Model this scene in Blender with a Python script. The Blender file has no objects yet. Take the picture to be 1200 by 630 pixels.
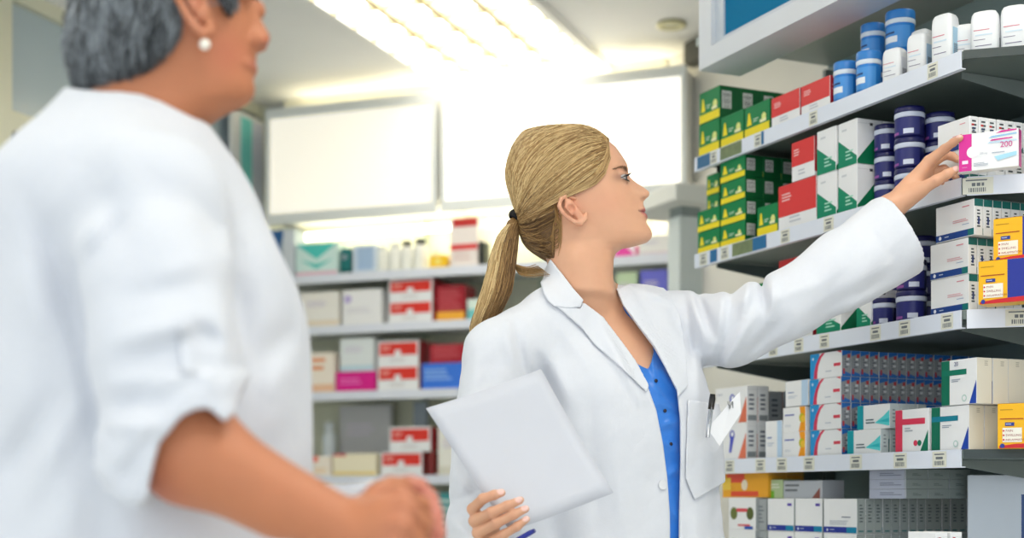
import bpy, bmesh, math, random
import numpy as np
from mathutils import Vector, Matrix
C = bpy.context.scene
COL = C.collection
random.seed(7); RNG = np.random.default_rng(7)

# ------------------------------------------------------------------ camera, world, light
F = 1700.0                       # focal length in pixels of the 1200 px frame
CX, HY, CAMZ = 600.0, 581.0, 1.0  # principal column, horizon row, camera height
cam = bpy.data.cameras.new('camera'); camo = bpy.data.objects.new('camera', cam); COL.objects.link(camo)
camo.location = (0, 0, CAMZ); camo.rotation_euler = (math.pi/2, 0, 0)
cam.sensor_width = 36; cam.lens = F*36/1200; cam.shift_y = (HY-315)/1200
cam.clip_start = .05; cam.clip_end = 100
cam.dof.use_dof = True; cam.dof.focus_distance = 2.74; cam.dof.aperture_fstop = 2.3
C.camera = camo
w = bpy.data.worlds.new('daylight'); C.world = w; w.use_nodes = True
bg = w.node_tree.nodes['Background']; bg.inputs[0].default_value = (.88, .95, 1, 1); bg.inputs[1].default_value = .98
C.view_settings.view_transform = 'Standard'; C.view_settings.look = 'None'
C.view_settings.gamma = 1; C.view_settings.use_curve_mapping = False
C.view_settings.exposure = 0.52
LAMP = 6.5                       # ceiling lamp panels
BACKLIT = 1.0
C.cycles.max_bounces = 7; C.cycles.diffuse_bounces = 4
C.cycles.use_denoising = True
C.cycles.sample_clamp_indirect = 4

def W(px, py, Y): return Vector(((px-CX)/F*Y, Y, CAMZ+(HY-py)/F*Y))
def Wn(px, py, Y): return np.array([(px-CX)/F*Y, Y, CAMZ+(HY-py)/F*Y])

# ------------------------------------------------------------------ materials
def lin(c):
    return tuple(((v/255)/12.92 if v/255 <= .04045 else ((v/255+.055)/1.055)**2.4) for v in c[:3]) + (1,)
_M = {}
def mat(rgb, rough=.5, noise=.05, scale=30, bump=0, metal=0, emit=0, spec=.5, attr=None, stretch=None, sheen=0, coat=0, sss=0, alpha=1, bscale=None):
    key = (tuple(rgb), rough, noise, scale, bump, metal, emit, spec, attr, stretch, sheen, coat, sss, alpha, bscale)
    if key in _M: return _M[key]
    m = bpy.data.materials.new('surface_%d' % len(_M)); m.use_nodes = True; nt = m.node_tree
    p = nt.nodes['Principled BSDF']; L = nt.links
    p.inputs['Roughness'].default_value = rough; p.inputs['Metallic'].default_value = metal
    p.inputs['Specular IOR Level'].default_value = spec
    if sheen: p.inputs['Sheen Weight'].default_value = sheen
    if coat: p.inputs['Coat Weight'].default_value = coat
    if sss:
        p.inputs['Subsurface Weight'].default_value = sss; p.inputs['Subsurface Radius'].default_value = (1, .35, .2); p.inputs['Subsurface Scale'].default_value = .006
    tc = nt.nodes.new('ShaderNodeTexCoord'); mp = nt.nodes.new('ShaderNodeMapping'); L.new(tc.outputs['Object'], mp.inputs[0])
    if stretch: mp.inputs['Scale'].default_value = stretch
    nz = nt.nodes.new('ShaderNodeTexNoise'); nz.inputs['Scale'].default_value = scale; nz.inputs['Detail'].default_value = 4
    L.new(mp.outputs[0], nz.inputs['Vector'])
    hsv = nt.nodes.new('ShaderNodeHueSaturation')
    mr = nt.nodes.new('ShaderNodeMapRange'); mr.inputs['To Min'].default_value = 1-noise; mr.inputs['To Max'].default_value = 1+noise
    L.new(nz.outputs['Fac'], mr.inputs['Value']); L.new(mr.outputs[0], hsv.inputs['Value'])
    if attr:
        a = nt.nodes.new('ShaderNodeAttribute'); a.attribute_name = attr; L.new(a.outputs['Color'], hsv.inputs['Color'])
    else: hsv.inputs['Color'].default_value = lin(rgb)
    L.new(hsv.outputs[0], p.inputs['Base Color'])
    if bump:
        n2 = nz
        if bscale:
            n2 = nt.nodes.new('ShaderNodeTexNoise'); n2.inputs['Scale'].default_value = bscale; n2.inputs['Detail'].default_value = 3
            L.new(mp.outputs[0], n2.inputs['Vector'])
        b = nt.nodes.new('ShaderNodeBump'); b.inputs['Strength'].default_value = bump; b.inputs['Distance'].default_value = .003
        L.new(n2.outputs['Fac'], b.inputs['Height']); L.new(b.outputs[0], p.inputs['Normal'])
    if emit:
        p.inputs['Emission Color'].default_value = lin(rgb); p.inputs['Emission Strength'].default_value = emit
    if alpha < 1: p.inputs['Alpha'].default_value = alpha
    _M[key] = m
    return m
def glass_mat(rgb, rough=.05, trans=.9):
    key = ('glass', tuple(rgb), rough, trans)
    if key in _M: return _M[key]
    m = bpy.data.materials.new('glass_%d' % len(_M)); m.use_nodes = True
    p = m.node_tree.nodes['Principled BSDF']; p.inputs['Base Color'].default_value = lin(rgb)
    p.inputs['Roughness'].default_value = rough; p.inputs['Transmission Weight'].default_value = trans
    p.inputs['IOR'].default_value = 1.1
    nz = m.node_tree.nodes.new('ShaderNodeTexNoise'); nz.inputs['Scale'].default_value = 8
    mr = m.node_tree.nodes.new('ShaderNodeMapRange'); mr.inputs['To Min'].default_value = rough; mr.inputs['To Max'].default_value = rough+.1
    m.node_tree.links.new(nz.outputs['Fac'], mr.inputs['Value']); m.node_tree.links.new(mr.outputs[0], p.inputs['Roughness'])
    _M[key] = m; return m

# ------------------------------------------------------------------ object helpers
def link(name, me, mats, parent=None, smooth=False):
    o = bpy.data.objects.new(name, me); COL.objects.link(o)
    for m in (mats if isinstance(mats, (list, tuple)) else [mats]):
        if len(me.materials) < 64: me.materials.append(m)
    if parent: o.parent = parent
    if smooth: me.polygons.foreach_set('use_smooth', [True]*len(me.polygons))
    return o
def tag(o, label=None, cat=None, group=None, kind=None):
    if label: o['label'] = label
    if cat: o['category'] = cat
    if group: o['group'] = group
    if kind: o['kind'] = kind
    return o
def empty(name, loc=(0, 0, 0), rz=0, label=None, cat=None, group=None):
    o = bpy.data.objects.new(name, None); COL.objects.link(o); o.empty_display_size = .05
    o.location = loc; o.rotation_euler = (0, 0, rz)
    return tag(o, label, cat, group)
def copy_tree(o, parent=None):
    c = o.copy(); COL.objects.link(c)
    if parent: c.parent = parent
    for ch in list(o.children): copy_tree(ch, c)
    return c
def raw(name, verts, faces, mats, parent=None, smooth=False):
    me = bpy.data.meshes.new(name); me.from_pydata([tuple(v) for v in verts], [], faces); me.update()
    return link(name, me, mats, parent, smooth)

class MB:
    """collects boxes, bars, lathes and prisms into one mesh"""
    def __init__(s): s.v = []; s.f = []; s.mi = []; s.sm = []
    def add(s, vs, fs, mi=0, sm=False):
        b = len(s.v); s.v += [tuple(v) for v in vs]
        for f in fs: s.f.append([b+i for i in f]); s.mi.append(mi); s.sm.append(sm)
        return s
    def box(s, lo, hi, mi=0, ch=0):
        x0, y0, z0 = lo; x1, y1, z1 = hi
        if ch <= 0:
            return s.add([(x0,y0,z0),(x1,y0,z0),(x1,y1,z0),(x0,y1,z0),(x0,y0,z1),(x1,y0,z1),(x1,y1,z1),(x0,y1,z1)],
                         [(3,2,1,0),(4,5,6,7),(0,1,5,4),(1,2,6,5),(2,3,7,6),(3,0,4,7)], mi)
        bm = bmesh.new(); bmesh.ops.create_cube(bm, size=1)
        for v in bm.verts: v.co = Vector(((x0+x1)/2+v.co.x*(x1-x0), (y0+y1)/2+v.co.y*(y1-y0), (z0+z1)/2+v.co.z*(z1-z0)))
        bmesh.ops.bevel(bm, geom=list(bm.edges), offset=ch, segments=1, affect='EDGES')
        bm.verts.index_update(); s.add([v.co for v in bm.verts], [[v.index for v in f.verts] for f in bm.faces], mi); bm.free(); return s
    def prism(s, pts, z0, z1, mi=0):
        n = len(pts)
        vs = [(x, y, z0) for x, y in pts]+[(x, y, z1) for x, y in pts]
        fs = [list(range(n))[::-1], list(range(n, 2*n))]+[(i, (i+1) % n, n+(i+1) % n, n+i) for i in range(n)]
        return s.add(vs, fs, mi)
    def lathe(s, prof, n=24, mi=0, sm=True, c=(0, 0, 0), cap=True):
        vs = []; fs = []
        for r, z in prof:
            for k in range(n):
                a = 2*math.pi*k/n; vs.append((c[0]+r*math.cos(a), c[1]+r*math.sin(a), c[2]+z))
        for j in range(len(prof)-1):
            for k in range(n): fs.append((j*n+k, j*n+(k+1) % n, (j+1)*n+(k+1) % n, (j+1)*n+k))
        if cap:
            fs.append(list(range(n))[::-1]); fs.append([(len(prof)-1)*n+k for k in range(n)])
        return s.add(vs, fs, mi, sm)
    def tube(s, pts, rad, n=8, mi=0, sm=True):
        pts = [Vector(p) for p in pts]; vs = []; fs = []
        for i, p in enumerate(pts):
            d = (pts[min(i+1, len(pts)-1)]-pts[max(i-1, 0)]).normalized()
            up = Vector((0, 0, 1)) if abs(d.z) < .9 else Vector((1, 0, 0))
            a = d.cross(up).normalized(); b = d.cross(a)
            r = rad[i] if isinstance(rad, (list, tuple)) else rad
            for k in range(n):
                t = 2*math.pi*k/n; vs.append(p+a*r*math.cos(t)+b*r*math.sin(t))
        for i in range(len(pts)-1):
            for k in range(n): fs.append((i*n+k, i*n+(k+1) % n, (i+1)*n+(k+1) % n, (i+1)*n+k))
        fs.append(list(range(n))); fs.append([(len(pts)-1)*n+k for k in range(n)][::-1])
        return s.add(vs, fs, mi, sm)
    def mesh(s, name):
        me = bpy.data.meshes.new(name); me.from_pydata(s.v, [], s.f); me.update()
        me.polygons.foreach_set('material_index', s.mi); me.polygons.foreach_set('use_smooth', s.sm)
        return me
    def build(s, name, mats, parent=None):
        return link(name, s.mesh(name), mats, parent)
# ------------------------------------------------------------------ the room
CE = 2.75
cdir = Vector((.354, .935)); bdir = Vector((.935, -.354))     # room depth and back-wall directions
P0 = Vector((-.258, 6.26))                                      # a point on the back wall
def BW(t, off=0): return P0+bdir*t-cdir*off                     # point along the back wall, off = metres in front of it
RB = math.atan2(bdir.y, bdir.x)
def tb(px, off=0):
    q = (px-CX)/F; o = P0-cdir*off
    return (q*o.y-o.x)/(bdir.x-q*bdir.y)
def zb(py, px, off=0):
    return CAMZ+(HY-py)/F*BW(tb(px, off), off).y
white_paint = mat((232, 230, 222), .7, .03, 6, .05)
ceil_paint = mat((240, 240, 238), .8, .03, 4, .05)
cream = mat((222, 222, 200), .5, .04, 8)
st = lambda o: tag(o, kind='structure')
corner = BW(-.948); cornR = BW(.882)
st(MB().prism([(-6, -3), (6, -3), (6, 8.5), (-6, 8.5)], -.05, 0).build('floor', mat((222, 222, 218), .4, .05, 3)))
st(MB().prism([(-6, -1), (6, -1), (6, 8.5), (-6, 8.5)], CE, CE+.1).build('ceiling', ceil_paint))
def wallseg(name, a, b, z0, z1, m, th=.1, side=1):
    a = Vector(a); b = Vector(b); d = (b-a).normalized(); n = Vector((-d.y, d.x))*side*th
    return st(MB().prism([a, b, b+n, a+n] if side > 0 else [a, a+n, b+n, b], z0, z1).build(name, m))
wallseg('wall_back', BW(-1.2), BW(1.0), 0, CE, white_paint)
rdir = Vector((.41, -.912))
wallseg('wall_right', cornR, cornR+rdir*6.5, 0, CE, white_paint)
# shade under the ceiling on the right wall is a dark painted strip
# left glazed partition: posts, beams and panes
lw = lambda s: corner-cdir*s
frame_m = mat((214, 214, 192), .45, .04, 8)
pane_m = mat((176, 192, 200), .18, .04, 3, spec=.6)
def lwall_box(name, s0, s1, z0, z1, m, th=.06, off=0):
    a = lw(s0)+bdir*off; b = lw(s1)+bdir*off; n = bdir*th
    return st(MB().prism([b, b+n, a+n, a], z0, z1).build(name, m))
wallseg('wall_left', lw(-.2)-bdir*.02, lw(4.2)-bdir*.02, 0, CE, mat((205, 208, 200), .7, .04, 5), side=-1)
lwall_box('trim_1', 0, .09, 0, CE, frame_m)
lwall_box('trim_2', 1.74, 1.84, 0, CE, frame_m)
lwall_box('trim_3', .09, 1.74, 2.70, CE, frame_m, .05)
lwall_box('trim_4', .09, 1.74, 2.25, 2.32, frame_m, .05)
lwall_box('window_1', .09, 1.74, 2.32, 2.70, pane_m, .02)
lwall_box('window_2', .09, 1.74, .9, 2.25, mat((150, 165, 170), .2, .04, 3), .02)
lwall_box('trim_5', 1.84, 3.4, 2.70, CE, frame_m, .05)
lwall_box('window_3', 1.84, 3.4, .9, 2.70, mat((105, 118, 132), .2, .04, 3), .02)
# poster on the partition beside the corner
po = MB(); po.box((0, 0, 0), (.275, .012, .77), 0, .002); po.box((.08, -.0015, .0), (.17, 0, .75), 1); po.box((.175, -.0015, .0), (.265, 0, .75), 2)
o = po.build('poster', [mat((236, 238, 240), .3), mat((120, 218, 214), .4), mat((214, 218, 236), .4)])
pp = lw(.37)+bdir*.075; o.location = (pp.x, pp.y, 1.9); o.rotation_euler = (0, 0, math.atan2(cdir.y, cdir.x))
tag(o, 'white poster with a turquoise strip on the partition behind the customer', 'poster')

# ceiling lamps: a long recessed fitting with louvre blades
def ceiling_light(cx, cy, wd, ln, label, em=LAMP):
    root = empty('ceiling_light', (cx, cy, CE), RB, label, 'ceiling light', 'recessed ceiling lights')
    b = MB()
    for x0, x1, y0, y1 in ((-wd/2-.03, -wd/2, -ln/2, ln/2), (wd/2, wd/2+.03, -ln/2, ln/2), (-wd/2-.03, wd/2+.03, -ln/2-.03, -ln/2), (-wd/2-.03, wd/2+.03, ln/2, ln/2+.03)):
        b.box((x0, y0, -.03), (x1, y1, -.001))
    b.build('frame', mat((240, 240, 236), .4), root)
    MB().box((-wd/2, -ln/2, -.008), (wd/2, ln/2, -.001)).build('diffuser', mat((255, 253, 248), .5, .0, 5, emit=em), root)
    l = MB()
    for k in range(1, 4): l.box((-wd/2+wd*k/4-.012, -ln/2, -.026), (-wd/2+wd*k/4+.012, ln/2, -.009))
    n = int(ln/.16)
    for k in range(1, n): l.box((-wd/2, -ln/2+ln*k/n-.006, -.034), (wd/2, -ln/2+ln*k/n+.006, -.009))
    l.build('louvre', mat((236, 220, 176), .5, .02, 5), root)
    return root
farm = (Vector((-.233, 6.29))+Vector((.445, 6.06)))/2
cen = farm-cdir*1.35
ceiling_light(cen.x, cen.y, .70, 2.6, 'long bright ceiling light above the pharmacist, running to the back wall', LAMP*.5)
cen2 = farm-cdir*4.9-bdir*.3
ceiling_light(cen2.x, cen2.y, .70, 2.6, 'added unseen ceiling light overhead, nearer than the one by the back wall', LAMP*.5)  # added fixture out of view, gives top light to the foreground
cen3 = farm-cdir*3.4+bdir*1.9
ceiling_light(cen3.x-.2, cen3.y-1.2, .70, 2.6, 'added unseen ceiling light over the aisle in front of the right shelves', LAMP*.65)  # added fixture out of view, brightens the right shelves
sp = W(787, 27, 1.75*F/(HY-27))
r = empty('spotlight', (sp.x, sp.y, CE), 0, 'small round recessed spotlight in the ceiling at right', 'spotlight')
MB().lathe([(.05, -.001), (.055, -.012), (.042, -.014), (.036, -.004)], 24).build('trim_ring', mat((196, 192, 150), .35, metal=.4), r)
MB().lathe([(.035, -.003), (.03, -.009)], 20).build('lens', mat((206, 204, 170), .2), r)

# upper backlit panels on the back wall
def bw_box(mb, t0, t1, o0, o1, z0, z1, mi=0, ch=0):
    # coordinates local to an empty at P0 rotated RB: x along wall, y towards the wall, z up
    mb.box((t0, -o1, z0), (t1, -o0, z1), mi, ch); return mb
OFF = .36
upz1 = zb(120, 420, OFF); upz0 = zb(243, 420, OFF)
def bw_root(name, label, cat, group=None): return empty(name, (P0.x, P0.y, 0), RB, label, cat, group)
panel_frame = mat((226, 230, 228), .4, .03, 6)
for nm, x0, x1, em, lb in (('left', 311, 511, .42, 'left frosted sliding panel high on the back wall'), ('right', 516, 800, .9, 'right bright frosted panel behind the pharmacist, beneath the ceiling light')):
    r = bw_root('cabinet', 'backlit '+lb, 'wall cabinet', 'upper wall cabinets')
    a, b = tb(x0, OFF), tb(x1, OFF)
    if nm == 'right': b = 1.12
    bw_box(MB(), a, b, .01, OFF-.02, upz0, upz1).build('body', white_paint, r)
    f = MB()
    bw_box(f, a, b, OFF-.02, OFF, upz1-.03, upz1+.012); bw_box(f, a, b, OFF-.02, OFF, upz0-.045, upz0)
    bw_box(f, a, a+.02, OFF-.02, OFF, upz0, upz1-.03); bw_box(f, b-.02, b, OFF-.02, OFF, upz0, upz1-.03)
    f.build('frame', panel_frame, r)
    bw_box(MB(), a+.03, b-.03, .13, .16, upz1+.02, upz1+.045).build('lamp_tube', mat((255, 246, 220), .5, .0, 5, emit=3.0), r)  # added glowing tube on the cabinet top, brightens the ceiling
    bw_box(MB(), a+.02, b-.02, OFF-.02, OFF-.008, upz0, upz1-.03).build('panel', mat((240, 235, 222), .5, .0, 5, emit=em*BACKLIT), r)
# lintel strip between cabinets and ceiling
st(bw_box(MB(), tb(300, OFF), .98, .0, .12, upz1+.012, CE).build('trim_6', mat((240, 236, 214), .5)))
bpy.data.objects['trim_6'].location = (P0.x, P0.y, 0); bpy.data.objects['trim_6'].rotation_euler = (0, 0, RB)
# ------------------------------------------------------------------ printed cartons
_TXT = {}
def text_mesh(s):
    if s in _TXT: return _TXT[s]
    cu = bpy.data.curves.new('t', 'FONT'); cu.body = s; cu.size = 1; cu.resolution_u = 3
    o = bpy.data.objects.new('t', cu); COL.objects.link(o)
    dg = bpy.context.evaluated_depsgraph_get(); dg.update()
    me = bpy.data.meshes.new_from_object(o.evaluated_get(dg))
    vs = [(v.co.x, v.co.y) for v in me.vertices]; fs = [list(p.vertices) for p in me.polygons]
    bpy.data.objects.remove(o); bpy.data.meshes.remove(me)
    x0 = min(v[0] for v in vs); x1 = max(v[0] for v in vs); y0 = min(v[1] for v in vs); y1 = max(v[1] for v in vs)
    _TXT[s] = ([((x-x0)/(y1-y0), (y-y0)/(y1-y0)) for x, y in vs], fs, (x1-x0)/(y1-y0)); return _TXT[s]

WHT = (240, 241, 242)
def carton(w, d, h, design, base=WHT):
    """a folded carton: front at y=0 facing -y, base centre of the front at the origin; returns a mesh"""
    cols = [base]
    def ci(c):
        if c not in cols: cols.append(c)
        return cols.index(c)
    b = MB(); b.box((-w/2, 0, 0), (w/2, d, h), 0, .0009)
    lay = {}
    def P(face, u, v):
        e = .0003+.00012*lay[face]
        if face == 'F': return (-w/2+u*w, -e, v*h)
        if face == 'R': return (w/2+e, u*d, v*h)
        if face == 'L': return (-w/2-e, d-u*d, v*h)
        if face == 'T': return (-w/2+u*w, v*d, h+e)
    dim = {'F': (w, h), 'R': (d, h), 'L': (d, h), 'T': (w, d)}
    # flap seams on both ends
    for face in 'RL':
        lay[face] = 0
        b.add([P(face, u, v) for u, v in ((.03, .9), (.97, .9), (.97, .906), (.03, .906))], [(0, 1, 2, 3)], ci((190, 192, 194)))
    for it in design:
        k, face = it[0], it[1]; lay[face] = lay.get(face, 0)+1
        W_, H_ = dim[face]
        if k == 'p':
            pts = [(min(max(u, .008), .992), min(max(v, .008), .992)) for u, v in it[3]]
            b.add([P(face, u, v) for u, v in pts], [list(range(len(pts)))], ci(it[2]))
        elif k == 'r':
            u0, v0, u1, v1 = it[3]; u0, v0, u1, v1 = max(u0, .006), max(v0, .006), min(u1, .994), min(v1, .994)
            b.add([P(face, u, v) for u, v in ((u0, v0), (u1, v0), (u1, v1), (u0, v1))], [(0, 1, 2, 3)], ci(it[2]))
        elif k == 'c':
            u, v, r_ = it[3]
            pts = [(u+r_*H_/W_*math.cos(2*math.pi*i/20), v+r_*math.sin(2*math.pi*i/20)) for i in range(20)]
            b.add([P(face, *p) for p in pts], [list(range(20))], ci(it[2]))
        elif k == 't':
            s, u, v, sz = it[3:7]; vs, fs, asp = text_mesh(s)
            rot = len(it) > 7
            if rot: b.add([P(face, u-y*sz*H_/W_, v+x*sz) for x, y in vs], fs, ci(it[2]))
            else: b.add([P(face, u+x*sz*H_/W_, v+y*sz) for x, y in vs], fs, ci(it[2]))
        elif k == 'n':       # lines of fine print
            u0, v0, u1, v1 = it[3]; n = it[4]; rr = random.Random(int(u0*100+v0*77+n))
            for i in range(n):
                vv = v1-(v1-v0)*(i+.2)/n; th = (v1-v0)/n*.45; ue = u0+(u1-u0)*rr.uniform(.6, 1)
                b.add([P(face, u, v) for u, v in ((u0, vv-th), (ue, vv-th), (ue, vv), (u0, vv))], [(0, 1, 2, 3)], ci(it[2]))
        elif k == 'b':       # barcode
            u0, v0, u1, v1 = it[3]
            b.add([P(face, u, v) for u, v in ((u0, v0), (u1, v0), (u1, v1), (u0, v1))], [(0, 1, 2, 3)], ci((228, 230, 226)))
            lay[face] += 1; rr = random.Random(5); x = v0+.01
            while x < v1-.02:
                t = rr.uniform(.008, .02)
                b.add([P(face, u, v) for u, v in ((u0+.04, x), (u1-.04, x), (u1-.04, x+t), (u0+.04, x+t))], [(0, 1, 2, 3)], ci((60, 62, 64)))
                x += t+rr.uniform(.012, .03)
    me = b.mesh('carton')
    for c in cols: me.materials.append(mat(c, .38, .02, 40, spec=.4))
    return me

ORD = ['front', 'second', 'third', 'fourth', 'fifth', 'sixth', 'seventh', 'eighth', 'ninth', 'tenth', 'eleventh', 'twelfth', 'thirteenth', 'fourteenth', 'fifteenth', 'sixteenth']
TIER = {1: [''], 2: ['lower', 'upper'], 3: ['bottom', 'middle', 'top'], 4: ['bottom', 'second', 'third', 'top'], 5: ['bottom', 'second', 'third', 'fourth', 'top']}
C1q = (1129-CX)/F
C0 = Vector((C1q*2.74, 2.74)); Ld = Vector((-.41, .912)); Dd = Vector((.912, .41)); R1 = math.atan2(-.912, .41)
Ed = Vector((.962, -.275)).normalized(); Dd2 = Vector((-Ed.y, Ed.x)); R2 = math.atan2(Ed.y, Ed.x)
def t1(px, f=0):
    q = (px-CX)/F; o = C0+Dd*f
    return (o.x-q*o.y)/(q*Ld.y-Ld.x)
def s2(px, f=0):
    q = (px-CX)/F; o = C0+Dd2*f
    return (q*o.y-o.x)/(Ed.x-q*Ed.y)
def at1(t, f, z): p = C0+Ld*t+Dd*f; return Vector((p.x, p.y, z))
def at2(s, f, z): p = C0+Ed*s+Dd2*f; return Vector((p.x, p.y, z))
def hpx(px, dy, f=0):            # height in metres of dy pixels on the front plane of the left bay
    return dy/F*(C0+Ld*t1(px, f)+Dd*f).y
def hpx2(px, dy, f=0): return dy/F*(C0+Ed*s2(px, f)+Dd2*f).y
def placed(me, name, loc, rz, label, cat, group):
    o = bpy.data.objects.new(name, me); COL.objects.link(o)
    o.location = loc; o.rotation_euler = (0, 0, rz); return tag(o, label, cat, group)
def rows(desc, where, group, me, dims, loc_of, rz, z, tiers=1, deep=1, gap=.0012, jit=.002, name='medicine_box', cat='box', deep_of=None, first=0):
    """stacks of one carton: tiers high and deep rows back; loc_of(front inset, z) gives the base-front centre"""
    w, d, h = dims; r = random.Random(len(bpy.data.objects))
    for k in range(tiers):
        nd = deep_of[k] if deep_of else deep
        for i in range(nd):
            bits = []
            if tiers > 1: bits.append(TIER[tiers][k]+' tier')
            if nd > 1: bits.append('front of its row' if i == 0 else ('rearmost of its row' if i == nd-1 and nd > 2 else ORD[i]+' from the front'))
            lab = desc+' '+where+(', '+', '.join(bits) if bits else '')
            if len(lab.split()) > 16: lab = lab.replace(' from the front', ' back').replace(' of its row', ' of row')
            if len(lab.split()) > 16: print('LONG', lab)
            placed(me, name, loc_of(first+i*(d+gap)+r.uniform(0, jit), z+k*(h+.0004)), rz+r.uniform(-.008, .008), lab, cat, group)
# ------------------------------------------------------------------ the shelving on the right: a bay along the aisle and a bay round its corner
DEPTH = .40
Lend = t1(815.5)
mit = (Dd+Dd2).normalized(); Mk = C0+mit*(DEPTH/mit.dot(Dd))
SZ = [1.84, 1.60, 1.35, 1.087, .845, .55, .25]      # tops of the boards
board_m = mat((112, 124, 120), .42, .05, 12, metal=.15); rail_m = mat((230, 236, 248), .35, .03, 15)
edge_m = mat((50, 62, 62), .35, .05, 12); back_m = mat((120, 140, 142), .5, .05, 10); post_m = mat((120, 130, 128), .4, .04, 10, metal=.3)
tag_m = mat((228, 228, 214), .5, .03, 30); ink_m = mat((110, 116, 122), .6); 
unit = empty('shelving_unit', (C0.x, C0.y, 0), 0, 'grey metal shelving of medicines the pharmacist reaches to, under a white header', 'shelving', 'pharmacy shelving')
unit2 = empty('shelving_unit', (C0.x, C0.y, 0), 0, 'grey metal shelving at the right edge, round the corner past her fingertips', 'shelving', 'pharmacy shelving')
def lo(p): return (p.x-C0.x, p.y-C0.y)
TAGS = {0: [838, 890, 955, 1095], 1: [826, 851, 922, 973, 1060], 2: [908, 938, 968, 1028, 1062, 1112], 3: [857, 893, 918, 950, 1005, 1057, 1103]}
TAGW = {0: .03, 1: .035, 2: .034, 3: .04}
for k, z in enumerate(SZ):
    b = MB().prism([lo(C0+Ld*.0), lo(Mk), lo(C0+Ld*Lend+Dd*DEPTH), lo(C0+Ld*Lend)][::-1], z-.016, z).build('shelf', board_m, unit)
    L0 = t1(1133) if k in (2, 3) else .004
    L0 = .003
    rl = MB(); a = C0+Ld*L0-Dd*.004; c_ = C0+Ld*Lend-Dd*.004
    rl.prism([lo(a), lo(a+Dd*.003), lo(c_+Dd*.003), lo(c_)], z-.033, z+.0015)
    rl.prism([lo(a+Dd*.003), lo(a+Dd*.012), lo(c_+Dd*.012), lo(c_+Dd*.003)], z-.033, z-.031)
    rail = rl.build('price_rail', rail_m, b)
    for px in TAGS.get(k, []):
        t = t1(px); wd = TAGW[k]
        tg = MB(); p0 = at1(t+wd/2, -.0046, 0)-Vector((C0.x, C0.y, 0)); ex = -Ld
        def q(u, v, e): 
            pp = p0+Vector((ex.x*u*wd, ex.y*u*wd, 0))-Vector((Dd.x, Dd.y, 0))*e; return (pp.x, pp.y, z-.031+v*.03)
        def quad(u0, v0, u1, v1, e, mi): tg.add([q(u0, v0, e), q(u1, v0, e), q(u1, v1, e), q(u0, v1, e)], [(0, 1, 2, 3)], mi)
        quad(0, 0, 1, 1, 0, 0); quad(.15, .78, .85, .86, .0003, 1); quad(.25, .5, .75, .66, .0003, 1)
        rr = random.Random(px); u = .15
        while u < .8:
            du = rr.uniform(.03, .07); quad(u, .12, u+du, .4, .0003, 1); u += du+.04
        tg.build('price_tag', [tag_m, ink_m], rail)
    if k in (0, 1):          # printed shelf strip at the far end
        for u0, u1, mi in ([(819, 834, 0), (846, 871, 1), (894, 897, 2)] if k == 0 else [(834, 842, 2), (860, 884, 1), (884, 900, 2)]):
            sg = MB(); ta, tb_ = t1(u0), t1(u1)
            A = at1(ta, -.0048, 0); B_ = at1(tb_, -.0048, 0)
            sg.add([(A.x-C0.x, A.y-C0.y, z-.03), (B_.x-C0.x, B_.y-C0.y, z-.03), (B_.x-C0.x, B_.y-C0.y, z), (A.x-C0.x, A.y-C0.y, z)], [(0, 1, 2, 3)], mi)
            sg.build('shelf_strip', [mat((60, 110, 150), .4), mat((118, 132, 96), .4, .3, 60), mat((40, 110, 160), .4)], rail)
    b2 = MB().prism([lo(C0), lo(C0+Ed*.75), lo(C0+Ed*.75+Dd2*DEPTH), lo(Mk)], z-.016, z).build('shelf', board_m, unit2)
    if k in (1, 2):
        a = C0+Ed*.006-Dd2*.004; c_ = C0+Ed*.75-Dd2*.004
        r2 = MB().prism([lo(a), lo(c_), lo(c_+Dd2*.003), lo(a+Dd2*.003)], z-.034, z+.0015).build('price_rail', rail_m, b2)
        s0 = s2(1128) if k == 1 else s2(1178)
        tg = MB()
        def q(u, v, e):
            pp = C0+Ed*(s0+u*.055)-Dd2*(.0046+e)-C0; return (pp.x, pp.y, z-.032+v*.031)
        def quad(u0, v0, u1, v1, e, mi): tg.add([q(u0, v0, e), q(u1, v0, e), q(u1, v1, e), q(u0, v1, e)], [(0, 1, 2, 3)], mi)
        quad(0, 0, 1, 1, 0, 0); quad(.1, .8, .8, .88, .0003, 1); quad(.3, .48, .42, .68, .0003, 1); quad(.46, .48, .58, .68, .0003, 1); quad(.62, .48, .7, .68, .0003, 1)
        u = .2
        rr = random.Random(k)
        while u < .75:
            du = rr.uniform(.02, .05); quad(u, .12, u+du, .38, .0003, 1); u += du+.03
        tg.build('price_tag', [tag_m, ink_m], r2)
    else:
        a = C0+Ed*.0; c_ = C0+Ed*.75
        MB().prism([lo(a-Dd2*.003), lo(c_-Dd2*.003), lo(c_), lo(a)], z-.016, z+.001).build('edge_strip', edge_m, b2)
    # brackets under the boards
    for t in (.06, Lend-.02):
        p = C0+Ld*t; br = MB()
        A, B_ = p+Dd*.05, p+Dd*(DEPTH-.01); n = Ld*.004
        vs = []
        for s in (0, 1):
            for pp, zz in ((A, z-.017), (B_, z-.017), (B_, z-.075), (A, z-.03)): l = lo(pp+n*s); vs.append((l[0], l[1], zz))
        br.add(vs, [(0, 1, 2, 3), (7, 6, 5, 4), (0, 4, 5, 1), (1, 5, 6, 2), (2, 6, 7, 3), (3, 7, 4, 0)]); br.build('bracket', post_m, unit)
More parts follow.
